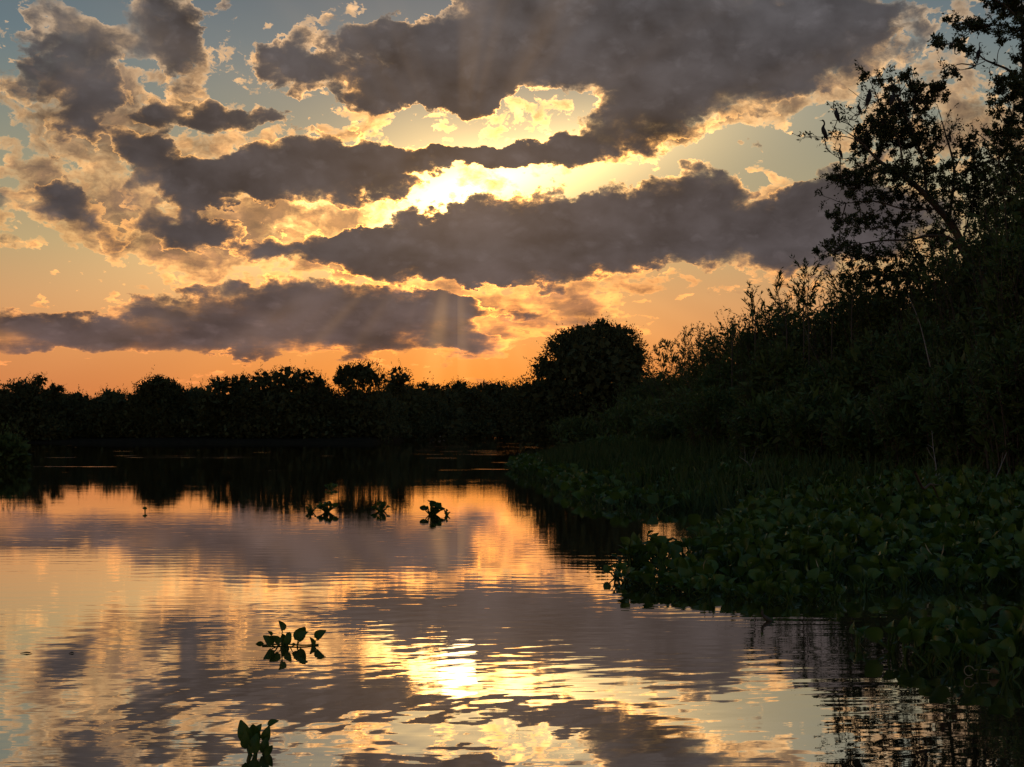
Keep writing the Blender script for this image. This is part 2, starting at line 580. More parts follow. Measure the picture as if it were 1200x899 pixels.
M_BIRD = rough_material("black_plumage", (0.012, 0.011, 0.011), (0.030, 0.027, 0.025), 30.0, 0.6)
M_BEAK = rough_material("bird_beak", (0.10, 0.075, 0.04), (0.15, 0.11, 0.06), 40.0, 0.5)


def water_material():
    m, nt = new_mat("river_water")
    N, L = nt.nodes, nt.links
    out = N.new('ShaderNodeOutputMaterial')
    tc = N.new('ShaderNodeNewGeometry')
    pos = tc.outputs['Position']

    def mth(op, a, b=None, c=None):
        n = N.new('ShaderNodeMath'); n.operation = op
        for i, v in enumerate((a, b, c)):
            if v is None: continue
            if hasattr(v, 'is_linked'): L.new(v, n.inputs[i])
            else: n.inputs[i].default_value = v
        return n.outputs[0]

    def nse(scale_xyz, scale, detail, rough=0.5, dist=0.0):
        mp = N.new('ShaderNodeMapping'); mp.inputs['Scale'].default_value = scale_xyz
        mp.inputs['Rotation'].default_value = (0, 0, 0.06)
        L.new(pos, mp.inputs[0])
        n = N.new('ShaderNodeTexNoise'); n.noise_dimensions = '2D'
        n.inputs['Scale'].default_value = scale; n.inputs['Detail'].default_value = detail
        n.inputs['Roughness'].default_value = rough; n.inputs['Distortion'].default_value = dist
        L.new(mp.outputs[0], n.inputs['Vector'])
        return n.outputs[0]

    def rings(cx, cy, lam, amp, r0, r1, phase_wobble):
        d = N.new('ShaderNodeVectorMath'); d.operation = 'DISTANCE'
        L.new(pos, d.inputs[0]); d.inputs[1].default_value = (cx, cy, 0)
        r = d.outputs['Value']
        rw = mth('ADD', r, mth('MULTIPLY', mth('SUBTRACT', nse((1, 1, 1), 0.9, 2.0), 0.5), phase_wobble))
        w = mth('SINE', mth('MULTIPLY', rw, 2 * math.pi / lam))
        w = mth('ADD', w, mth('MULTIPLY', mth('SINE', mth('MULTIPLY', rw, 2 * math.pi / (lam * 0.43))), 0.22))
        mr = N.new('ShaderNodeMapRange'); mr.interpolation_type = 'SMOOTHSTEP'
        L.new(r, mr.inputs['Value'])
        mr.inputs['From Min'].default_value = r1; mr.inputs['From Max'].default_value = r0
        patch = mth('MULTIPLY', nse((1, 1, 1), 0.55, 2.0), 1.6)
        return mth('MULTIPLY', mth('MULTIPLY', w, amp), mth('MULTIPLY', mr.outputs[0], patch))

    # long low swell, cross-wise ripples, fine chop in patches (metres of height)
    swell = mth('MULTIPLY', nse((0.22, 1.0, 1.0), 1.2, 3.0, 0.5), 0.0007)
    rip = mth('MULTIPLY', nse((0.20, 1.0, 1.0), 4.6, 3.0, 0.5, 0.2), 0.00045)
    patch = N.new('ShaderNodeMapRange'); patch.interpolation_type = 'SMOOTHSTEP'
    L.new(nse((0.25, 1.0, 1.0), 0.28, 2.0), patch.inputs['Value'])
    patch.inputs['From Min'].default_value = 0.42; patch.inputs['From Max'].default_value = 0.62
    chop = mth('MULTIPLY', mth('MULTIPLY', nse((0.22, 1.0, 1.0), 11.0, 2.0, 0.5), 0.00040), patch.outputs[0])
    # a breath of wind far out: streaks that catch the sky inside the dark reflection
    py_ = N.new('ShaderNodeSeparateXYZ'); L.new(pos, py_.inputs[0])
    far_ = N.new('ShaderNodeMapRange'); far_.interpolation_type = 'SMOOTHSTEP'
    L.new(py_.outputs[1], far_.inputs['Value']); far_.inputs['From Min'].default_value = 36; far_.inputs['From Max'].default_value = 60
    cat_ = N.new('ShaderNodeMapRange'); cat_.interpolation_type = 'SMOOTHSTEP'
    L.new(nse((0.07, 0.26, 1.0), 1.0, 3.0), cat_.inputs['Value'])
    cat_.inputs['From Min'].default_value = 0.60; cat_.inputs['From Max'].default_value = 0.68
    wind = mth('MULTIPLY', mth('MULTIPLY', nse((0.15, 1.0, 1.0), 1.6, 2.0), 0.016), mth('MULTIPLY', far_.outputs[0], cat_.outputs[0]))
    h = mth('ADD', mth('ADD', mth('ADD', swell, rip), chop), wind)
    h = mth('ADD', h, rings(1.9, 4.7, 0.22, 0.00015, 3.0, 8.5, 0.22))
    h = mth('ADD', h, rings(1.5, 9.2, 0.30, 0.00010, 1.0, 6.0, 0.4))
    h = mth('ADD', h, rings(-3.0, -22.0, 0.31, 0.00012, 28.0, 60.0, 0.55))
    bp = N.new('ShaderNodeBump'); bp.inputs['Strength'].default_value = 1.0
    bp.inputs['Distance'].default_value = 1.0
    L.new(h, bp.inputs['Height'])
    fr = N.new('ShaderNodeFresnel'); fr.inputs['IOR'].default_value = 1.33
    L.new(bp.outputs[0], fr.inputs['Normal'])
    fac = mth('MULTIPLY_ADD', mth('POWER', fr.outputs[0], 0.5), 0.50, 0.48)
    gl = N.new('ShaderNodeBsdfGlossy'); gl.inputs['Roughness'].default_value = 0.012
    gl.inputs['Color'].default_value = (1.0, 0.97, 0.94, 1)
    L.new(bp.outputs[0], gl.inputs['Normal'])
    df = N.new('ShaderNodeBsdfDiffuse'); df.inputs['Color'].default_value = (0.018, 0.016, 0.010, 1)
    mx = N.new('ShaderNodeMixShader')
    L.new(fac, mx.inputs[0]); L.new(df.outputs[0], mx.inputs[1]); L.new(gl.outputs[0], mx.inputs[2])
    L.new(mx.outputs[0], out.inputs[0])
    return m


M_WATER = water_material()


# ------------------------------------------------------------------ setting: river bed and banks, water
SHORE = [(-60, -7.0), (0, 9.0), (8, 8.2), (14, 6.0), (20, 4.6), (28, 3.4), (36, 2.6), (46, 2.2), (60, 3.0), (80, 4.5), (110, 6.0), (140, 8.0), (200, 16.0), (330, 30.0), (400, 20.0)]


def shore_x(y):
    ys = [s[0] for s in SHORE]; xs = [s[1] for s in SHORE]
    return np.interp(y, ys, xs)


def ground_height(x, y):
    d_right = (x - shore_x(y)) * 0.7                           # metres inland from the right shore
    u = x / np.maximum(y, 1.0)                                 # the river bends away beyond the centre of the far bank
    bend = np.clip((u + 0.105) / 0.07, 0, 1) * np.clip((0.09 - u) / 0.05, 0, 1)
    bend = bend * bend * (3 - 2 * bend)
    d_far = y - (172.0 + 5.0 * np.sin(x * 0.05) + 165.0 * bend)
    d_left = np.where(y > 20, (-(x + 26.0) - y * 0.30) * 0.6, -5.0)
    d = np.maximum(np.maximum(d_right, d_far), d_left)
    h = np.where(d < 0, np.maximum(d * 0.25, -1.2), 0.06 + 0.9 * (1 - np.exp(-np.maximum(d, 0) * 0.12)))
    bumps = 0.08 * np.sin(x * 1.3 + y * 0.4) * np.cos(y * 1.1 - x * 0.3)
    return h + np.where(d > 0, bumps * np.clip(d, 0, 1), 0)


def build_ground():
    gx = np.unique(np.concatenate([np.linspace(-3000, -300, 14), np.linspace(-300, -30, 30), np.linspace(-30, 40, 141), np.linspace(40, 300, 30), np.linspace(300, 3000, 14)]))
    gy = np.unique(np.concatenate([np.linspace(-600, -20, 12), np.linspace(-20, 90, 180), np.linspace(90, 320, 90), np.linspace(320, 4000, 20)]))
    Xg, Yg = np.meshgrid(gx, gy)
    Z = ground_height(Xg, Yg)
    v = np.stack([Xg, Yg, Z], axis=-1).reshape(-1, 3)
    nx, ny = len(gx), len(gy)
    i = np.arange(ny - 1)[:, None] * nx + np.arange(nx - 1)[None, :]
    f = np.stack([i, i + 1, i + nx + 1, i + nx], axis=-1).reshape(-1, 4)
    o = build("ground", v, f, M_SOIL, smooth=True)
    tag(o, kind="structure")
    w = build("river", [(-3000, -600, 0), (3000, -600, 0), (3000, 4000, 0), (-3000, 4000, 0)], [(0, 1, 2, 3)], M_WATER)
    tag(w, kind="structure")


build_ground()


# ------------------------------------------------------------------ trees of the far bank
def lobed_crown(bag, lobes, n, size, rng, core=True):
    """leaves scattered through and around overlapping ellipsoid lobes (centre, radii)"""
    area = np.array([l[1][0] * l[1][2] for l in lobes])
    for (c, r), a in zip(lobes, area / area.sum()):
        c, r = np.asarray(c), np.asarray(r)
        k = int(n * a)
        u = unit(rng, k)
        # bumps on the lobe surface: clumps of foliage with gaps between them
        clump = unit(rng, 26)
        dots = u @ clump.T
        bump = 0.16 * np.clip((dots.max(axis=1) - 0.80) / 0.2, 0, 1)
        rad = (0.70 + 0.34 * np.sqrt(rng.random(k))) * (0.90 + bump)
        p = c + u * r * rad[:, None]
        p[:, 2] = np.maximum(p[:, 2], 0.05)
        d = u + rng.normal(scale=0.7, size=(k, 3))
        bag.leaves(p, d, rng.uniform(0.6, 1.3, k) * size, rng.uniform(0.35, 0.7, k) * size, rng)
        if core:
            k2 = max(60, int(k * 0.24))
            u = unit(rng, k2)
            p = c + u * r * (0.70 * rng.random(k2) ** 0.4)[:, None]
            p[:, 2] = np.maximum(p[:, 2], 0.1)
            bag.leaves(p, rng.normal(size=(k2, 3)), size * 3.4, size * 2.4, rng)
        # wisps: short leafy twigs that stand out from the surface
        nw = max(4, int(k / 90))
        for q in range(nw):
            uu = unit(rng, 1)[0]
            uu[2] = abs(uu[2])
            b = c + uu * r * 0.92
            L = size * rng.uniform(1.5, 4.5)
            dirn = uu * 0.6 + np.array([0, 0, 0.7]) + rng.normal(scale=0.3, size=3)
            m = rng.integers(6, 13)
            t = rng.random(m)[:, None]
            pts = b + dirn * L * t + rng.normal(scale=size * 0.22, size=(m, 3))
            bag.leaves(pts, dirn + rng.normal(scale=0.6, size=(m, 3)), size * 0.75, size * 0.36, rng)


def leafy_tree(name, px, base_py, top_py, width_px, depth, seed, label, group, n=7000, size=0.26, lobes_px=None, mat=None, cat="tree"):
    rng = np.random.default_rng(seed)
    s = depth / FPX
    x = (px - 600.0) * s
    gz = float(ground_height(np.array(x), np.array(depth)))
    gz = max(gz, 0.0)
    h = CAM_H + (HORIZON - top_py) * s - gz
    w = width_px * s
    root = empty(name, (x, depth, gz), label, cat, group)
    base = np.array([x, depth, gz])
    lobes = []
    if lobes_px:
        for (lx, ly, rx, ry) in lobes_px:
            c = at(lx, ly, depth + rng.uniform(-0.15, 0.15) * width_px * s)
            lobes.append((c, (rx * s, rx * s * 0.9, ry * s)))
    else:
        lobes.append((base + [0, 0, h * 0.42], (w * 0.40, w * 0.38, h * 0.44)))
        k = rng.integers(5, 8)
        for i in range(k):
            fx = -0.5 + (i + 0.5) / k + rng.uniform(-0.07, 0.07)
            topz = h * (1.0 - 1.5 * abs(fx) ** 2.2) * rng.uniform(0.80, 1.0)
            rr = w * rng.uniform(0.15, 0.22)
            lobes.append((base + [fx * w * 0.9, rng.uniform(-0.3, 0.3) * w, topz - rr * 0.85], (rr, rr, rr * rng.uniform(0.75, 1.0))))
        lobes.append((base + [rng.uniform(-0.1, 0.1) * w, 0, h * 0.82], (w * 0.2, w * 0.2, h * 0.17)))
        lobes.append((base + [-w * 0.2, 0, h * 0.2], (w * 0.36, w * 0.3, h * 0.26)))
        lobes.append((base + [w * 0.2, 0, h * 0.2], (w * 0.36, w * 0.3, h * 0.26)))
    tb = Bag()
    cr = [np.array(l[0]) for l in lobes]
    fork = base + [0, 0, h * 0.28]
    tb.tube(smooth_line([base + [0, 0, -0.2], base + [rng.uniform(-.2, .2), 0, h * 0.14], fork], 6), np.linspace(h * 0.032, h * 0.022, 6), 7)
    for c in cr:
        mid = (fork + c) / 2 + rng.normal(scale=0.25, size=3) + [0, 0, 0.2]
        tb.tube(smooth_line([fork - [0, 0, 0.1], mid, c], 6), np.linspace(h * 0.016, h * 0.005, 6), 5)
    tb.build("trunk", M_BARK, root, True)
    cb = Bag()
    lobed_crown(cb, lobes, n, size, rng)
    # low skirt of leaves down to the water's edge
    k = int(width_px * 9)
    p = base + np.stack([rng.uniform(-0.55, 0.55, k) * w, rng.normal(scale=0.12 * w, size=k), rng.random(k) * h * 0.26], axis=1)
    cb.leaves(p, rng.normal(size=(k, 3)) + [0, 0, 0.5], size * 2.2, size * 1.4, rng)
    cb.build("crown", mat or M_FAR, root)
    return root


FAR_GROUP = "trees along the far bank"
far = [
    # px, top, width, depth, label
    (-40, 452, 110, 178, "dark bushy tree cut off by the left edge on the far bank"),
    (22, 447, 95, 176, "dark flat-topped tree by the left edge with a thin bare crown tip"),
    (85, 466, 75, 182, "low dark bush in the dip of the far treeline near the left"),
    (128, 468, 80, 180, "low rounded dark bush between the left dip and a knobbly tree"),
    (186, 443, 66, 178, "dark knobbly tree with a raised round head left on the far bank"),
    (228, 458, 72, 184, "low dark tree right of the knobbly round-headed tree"),
    (275, 442, 92, 178, "dark broad tree on the left slope of the highest far hump"),
    (328, 432, 100, 176, "tallest broad dark tree of the left half on the far bank"),
    (372, 449, 64, 180, "dark tree with loose twiggy top right of the broad hump"),
    (470, 454, 84, 232, "dark low crown below the two small round heads"),
    (540, 450, 66, 330, "low dark dome-shaped tree in the far treeline centre"),
    (585, 450, 84, 345, "dark low tree just left of the big domed tree's skirt"),
    (625, 454, 70, 340, "dark tree tucked against the left foot of the big dome"),
]
for i, (px, top, w, dep, lab) in enumerate(far):
    leafy_tree("far_tree", px, 519, top - 4, w * 1.15, dep, 100 + i, lab, FAR_GROUP, n=8000, size=0.28 * dep / 180)
leafy_tree("far_tree", 424, 519, 425, 60, 181, 131, "far tree with a small dark round head standing clear of the treeline", FAR_GROUP, 5500, 0.26,
           [(426, 440, 25, 17), (418, 436, 14, 10), (440, 446, 14, 10), (424, 478, 42, 32), (424, 500, 50, 24)])
leafy_tree("far_tree", 468, 519, 431, 50, 222, 132, "smaller of two round heads side by side above the far treeline", FAR_GROUP, 4200, 0.31,
           [(468, 446, 16, 17), (462, 455, 15, 13), (470, 482, 38, 30), (468, 502, 44, 22)])
leafy_tree("far_tree", 404, 519, 432, 26, 179, 133, "thin open-crowned far tree leaning left of the dark round head", FAR_GROUP, 900, 0.20,
           [(403, 436, 9, 9), (398, 445, 8, 8), (408, 452, 9, 11)])
leafy_tree("far_tree", 508, 515, 449, 40, 300, 134, "ragged low far tree with spiky twigs near the centre", FAR_GROUP, 4200, 0.38,
           [(497, 458, 14, 11), (512, 460, 12, 10), (505, 486, 40, 28), (505, 502, 44, 20)])
leafy_tree("far_tree", 45, 519, 438, 26, 177, 135, "spindly open tree top poking above the left end of the treeline", FAR_GROUP, 1100, 0.20,
           [(46, 446, 9, 9), (40, 456, 11, 10), (66, 456, 9, 6), (58, 464, 12, 8), (30, 455, 12, 8)])
leafy_tree("far_tree", 370, 519, 434, 34, 177, 136, "feathery see-through crown right of the broad far hump", FAR_GROUP, 1200, 0.18,
           [(362, 441, 14, 9), (374, 447, 11, 9), (350, 447, 14, 10), (366, 466, 24, 16)])
# low thicket closing the gaps, further back
for i, px in enumerate(range(-60, 700, 58)):
    leafy_tree("far_bush", px + (i * 37) % 23, 519, 456 + (i * 13) % 13, 100, float(np.interp(px, [-60, 430, 470, 540, 650, 700], [192, 194, 245, 345, 350, 350])) + (i * 7) % 9, 160 + i,
               "dark low bush in the thicket between the far trees", "bushes closing the far treeline", 5000, 0.34 if px < 440 else 0.60, cat="bush")

# the big dome
leafy_tree("domed_tree", 692, 528, 380, 150, 118, 150, "big dense domed tree standing dark against the orange sky in the centre", None, 26000, 0.22,
           [(696, 436, 66, 50), (708, 412, 50, 30), (676, 414, 40, 28), (737, 428, 26, 34), (650, 440, 24, 22), (638, 430, 17, 13), (692, 480, 84, 46), (640, 470, 44, 34),
            (752, 470, 56, 34), (632, 492, 46, 26), (700, 506, 90, 22), (724, 393, 26, 12), (686, 394, 30, 12), (657, 408, 18, 16), (740, 414, 14, 14), (766, 456, 26, 20), (622, 464, 26, 20), (612, 480, 30, 26), (668, 398, 14, 10), (706, 384, 12, 8)])

leafy_tree("riverside_bush", 4, 553, 516, 44, 52, 151, "pale green bush at the left edge in front of the far bank", None, 2600, 0.16, None, M_SHRUB, "bush")


# ------------------------------------------------------------------ right bank: shrubs
TOPS = [(600, 520), (650, 492), (700, 470), (740, 452), (770, 444), (800, 432), (835, 402), (862, 380), (890, 370), (950, 368), (985, 352), (1020, 330),
        (1060, 324), (1110, 306), (1150, 276), (1180, 240), (1210, 224), (1300, 215), (1500, 200)]


def bank_top(px):
    return np.interp(px, [t[0] for t in TOPS], [t[1] for t in TOPS])


def arching_stem(base, height, lean, rng, n=7):
    """points of a stem that rises and arches outward"""
    t = np.linspace(0, 1, n)[:, None]
    side = np.array([lean[0], lean[1], 0.0])
    p = base + np.array([0, 0, height]) * (t - 0.12 * t ** 2 * np.linalg.norm(lean)) + side * height * t ** 1.7
    return p + rng.normal(scale=0.012 * height, size=(n, 3)) * t


def along(pts, t):
    k = len(pts) - 1
    x = np.clip(t * k, 0, k - 1e-6)
    i = x.astype(int)
    u = (x - i)[:, None]
    return pts[i] * (1 - u) + pts[i + 1] * u, pts[i + 1] - pts[i]


def shrub(name, px, top_py, width_px, depth, seed, label, group, mat, leaf=0.15, stems=44, per=95, cat="shrub"):
    rng = np.random.default_rng(seed)
    s = depth / FPX
    x = (px - 600.0) * s
    gz = max(0.0, float(ground_height(np.array(x), np.array(depth))))
    h = (CAM_H + (HORIZON - top_py) * s - gz) * 1.20
    w = width_px * s
    base = np.array([x, depth, gz])
    root = empty(name, base, label, cat, group)
    sb, lb = Bag(), Bag()
    for i in range(stems):
        a = rng.uniform(0, 2 * math.pi)
        rr = math.sqrt(rng.random())
        b = base + np.array([math.cos(a), math.sin(a) * 0.8, 0]) * rr * w * 0.36 - [0, 0, 0.15]
        hh = h * (1.0 - 0.22 * rr ** 2) * rng.uniform(0.74, 1.0)
        lean = np.array([math.cos(a), math.sin(a)]) * rr * (0.30 * w / h + 0.05) + rng.normal(scale=0.05, size=2)
        pts = arching_stem(b, hh, lean, rng)
        sb.tube(pts, np.linspace(0.022, 0.004, len(pts)) * (0.6 + h * 0.10), 4)
        # side twigs carrying the leaves
        nt_ = 9
        tt = rng.uniform(0.15, 1.0, nt_)
        o, d = along(pts, tt)
        for q in range(nt_):
            L = h * rng.uniform(0.06, 0.15) * (1.25 - tt[q] * 0.6)
            dirn = d[q] / (np.linalg.norm(d[q]) + 1e-9) * 0.8 + rng.normal(scale=0.55, size=3)
            tp = np.stack([o[q], o[q] + dirn * L * 0.55, o[q] + dirn * L + [0, 0, 0.05 * L]])
            sb.tube(tp, [0.006, 0.005, 0.003], 3)
            m = per // nt_ + 1
            lp, ld = along(tp, rng.random(m))
            lb.leaves(lp + rng.normal(scale=leaf * 0.2, size=(m, 3)), ld / (np.linalg.norm(ld, axis=1, keepdims=True) + 1e-9) + rng.normal(scale=0.55, size=(m, 3)) + [0, 0, -0.15],
                      rng.uniform(0.6, 1.3, m) * leaf, rng.uniform(0.18, 0.34, m) * leaf, rng)
    # dense inner foliage
    k = int(420 + 110 * h)
    u = unit(rng, k)
    p = base + [0, 0, h * 0.44] + u * np.array([w * 0.50, w * 0.40, h * 0.45]) * (rng.random(k) ** 0.4)[:, None]
    p[:, 2] = np.maximum(p[:, 2], gz + 0.05)
    lb.leaves(p, rng.normal(size=(k, 3)) + [0, 0, 0.6], rng.uniform(0.7, 1.4, k) * leaf * 2.6, rng.uniform(0.5, 0.9, k) * leaf * 1.3, rng)
    # fine leaves filling the rounded outline in clumps
    k = int(2600 + 650 * h)
    cl = unit(rng, 24) * np.array([w * 0.50, w * 0.40, h * 0.46]) * (0.45 + 0.5 * rng.random((24, 1)))
    cl[:, 2] = np.abs(cl[:, 2]) * 1.05 - h * 0.05
    ci = rng.integers(0, 24, k)
    p = base + [0, 0, h * 0.42] + cl[ci] + rng.normal(scale=1.0, size=(k, 3)) * np.array([w * 0.068, w * 0.068, h * 0.062])
    p[:, 2] = np.maximum(p[:, 2], gz + 0.05)
    lb.leaves(p, cl[ci] / np.linalg.norm(cl[ci], axis=1, keepdims=True) + rng.normal(scale=0.8, size=(k, 3)), rng.uniform(0.7, 1.3, k) * leaf * 1.05, rng.uniform(0.25, 0.42, k) * leaf * 1.1, rng)
    sb.build("stems", M_BARK, root)
    lb.build("foliage", mat, root)
    return root


def build_bank_shrubs():
    rng = np.random.default_rng(7)
    back = "shrubs along the skyline of the right bank"
    midg = "shrubs in the middle of the right bank"
    frontg = "shrubs along the foot of the right bank"
    back_labels = {
        775: "dark shrub at the left foot of the bank's rising skyline, beside the big dome",
        812: "dark shrub under the thin sunlit shoots on the right bank",
        856: "rounded dark shrub right of the thin sunlit shoots on the skyline",
        905: "dark shrub with a flat crown under the tall feathery shoots",
        955: "dark shrub just right below the tall feathery shoots on the skyline",
        1005: "dark shrub under the lowest bough of the tall leaning tree",
        1055: "dark shrub before the lower trunk of the tall leaning tree",
        1108: "dark shrub right of the leaning tree's trunk foot",
        1160: "tall dark shrub climbing towards the right edge of the bank",
        1212: "tallest dark shrub, cut off by the right edge of the picture",
        1275: "tall dark shrub on the bank just past the right edge",
    }
    for i, (px, lab) in enumerate(back_labels.items()):
        dep = np.interp(px, [700, 820, 900, 1200, 1300], [112, 100, 56, 38, 36])
        shrub("bank_shrub", px, bank_top(px) + rng.uniform(-3, 5), 100, dep, 300 + i, lab, back, M_SHRUB, 0.17, 72, 120)
    for i, px in enumerate(range(690, 1300, 56)):
        dep = np.interp(px, [690, 820, 900, 1200, 1300], [88, 66, 44, 31, 30])
        t = bank_top(px)
        top = t + (HORIZON + 45 - t) * rng.uniform(0.12, 0.40)
        shrub("bank_shrub", px, top, 92, dep, 400 + i, "dark leafy shrub buried in the middle of the right bank's thicket", midg,
              M_WILLOW if i % 2 else M_SHRUB, 0.15, 54, 100)
    for i, px in enumerate(range(730, 1320, 58)):
        dep = np.interp(px, [730, 820, 900, 1200, 1300], [72, 52, 36, 24, 23])
        t = bank_top(px)
        top = t + (HORIZON + 50 - t) * rng.uniform(0.38, 0.66)
        shrub("bank_shrub", px, top, 96, dep, 500 + i, "low dark willowy shrub at the foot of the right bank behind the hyacinth mat", frontg,
              M_WILLOW, 0.12, 56, 100)


build_bank_shrubs()


def feathery_shoot(px, base_py, top_py, lean_px, depth, seed, label, leaf, density, spread=1.0, group="thin shoots against the sunset"):
    """a sapling shoot that stands out above the thicket: one stem, side twigs, narrow leaves"""
    rng = np.random.default_rng(seed)
    s = depth / FPX
    foot = at(px, base_py, depth)
    g = max(0.0, float(ground_height(np.array(foot[0]), np.array(depth))))
    root = empty("sapling", (foot[0], depth, g), label, "sapling", group)
    tip = at(px + lean_px, top_py, depth)
    pts = smooth_line([(foot[0], depth, g - 0.1), foot, (foot * 0.5 + tip * 0.5) + [rng.normal(scale=2 * s), 0, 0], tip], 14)
    sb, lb = Bag(), Bag()
    sb.tube(pts, np.linspace(0.03, 0.006, 14), 5)
    L0 = np.linalg.norm(tip - foot)
    lp_all = 0
    for q in range(int(10 * density)):
        t = rng.uniform(0.25, 1.0) if g < 0.0 else rng.uniform(0.5, 1.0)
        o, d = along(pts, np.array([t]))
        d = d[0] / np.linalg.norm(d[0])
        side = rng.choice([-1, 1])
        dirn = d * 0.9 + np.array([side * rng.uniform(0.3, 0.8) * spread, rng.normal(scale=0.4), rng.uniform(-0.1, 0.3)])
        L = L0 * rng.uniform(0.10, 0.30) * spread
        tp = smooth_line([o[0], o[0] + dirn * L * 0.5, o[0] + dirn * L + [0, 0, L * 0.1]], 5)
        sb.tube(tp, np.linspace(0.008, 0.003, 5), 3)
        m = rng.integers(8, 15)
        p, dd = along(tp, rng.uniform(0.3, 1.0, m))
        dd = dd / (np.linalg.norm(dd, axis=1, keepdims=True) + 1e-9)
        lb.leaves(p, dd + rng.normal(scale=0.5, size=(m, 3)), rng.uniform(0.7, 1.3, m) * leaf, rng.uniform(0.18, 0.3, m) * leaf, rng)
    p, dd = along(pts, rng.uniform(0.8, 1.0, 14))
    lb.leaves(p, dd / np.linalg.norm(dd, axis=1, keepdims=True) + rng.normal(scale=0.5, size=(14, 3)), leaf, leaf * 0.25, rng)
    sb.build("stem", M_BARK, root)
    lb.build("leaves", M_WILLOW, root)


feathery_shoot(885, 392, 337, -4, 46, 601, "lone thin shoot with upswept narrow leaves, left of the feathery group on the skyline", 0.17, 1.4)
feathery_shoot(922, 392, 330, -14, 46, 602, "slanting thin shoot with a leafy head, second from the left of the feathery group", 0.17, 1.7)
feathery_shoot(948, 392, 322, 0, 46, 603, "bushiest feathery shoot standing upright on the skyline left of the tall tree", 0.17, 4.2, 1.3)
feathery_shoot(942, 380, 308, 4, 46, 604, "tallest bare-stemmed shoot with a small tuft above the feathery group", 0.15, 0.7, 0.6)
feathery_shoot(975, 385, 332, 6, 46, 605, "loose feathery shoot between the bushiest shoot and the tall leaning tree", 0.16, 3.0, 1.2)
feathery_shoot(998, 375, 326, 2, 45, 606, "leafy shoot under the lowest bough of the tall leaning tree", 0.16, 3.0, 1.3)
feathery_shoot(805, 446, 388, -2, 100, 607, "thin sunlit shoot with drooping leaves, tallest of the group right of the dome", 0.34, 1.3)
feathery_shoot(790, 446, 402, -8, 100, 608, "thin sunlit shoot leaning left towards the big dome", 0.34, 1.6)
feathery_shoot(778, 448, 412, -6, 100, 609, "short thin shoot nearest the big dome", 0.34, 1.4)
feathery_shoot(820, 446, 400, 3, 100, 610, "thin sunlit shoot beside the rounded dark shrub", 0.34, 1.6)
feathery_shoot(796, 448, 420, 2, 100, 611, "fine grassy shoot low between the sunlit shoots", 0.22, 2.6, 1.3)
feathery_shoot(812, 448, 422, -1, 100, 612, "fine wispy shoot low by the rounded dark shrub", 0.22, 2.6, 1.3)
feathery_shoot(858, 408, 376, -2, 50, 613, "tiny bare-looking twig on the skyline above the rounded shrub", 0.10, 0.7, 0.7)


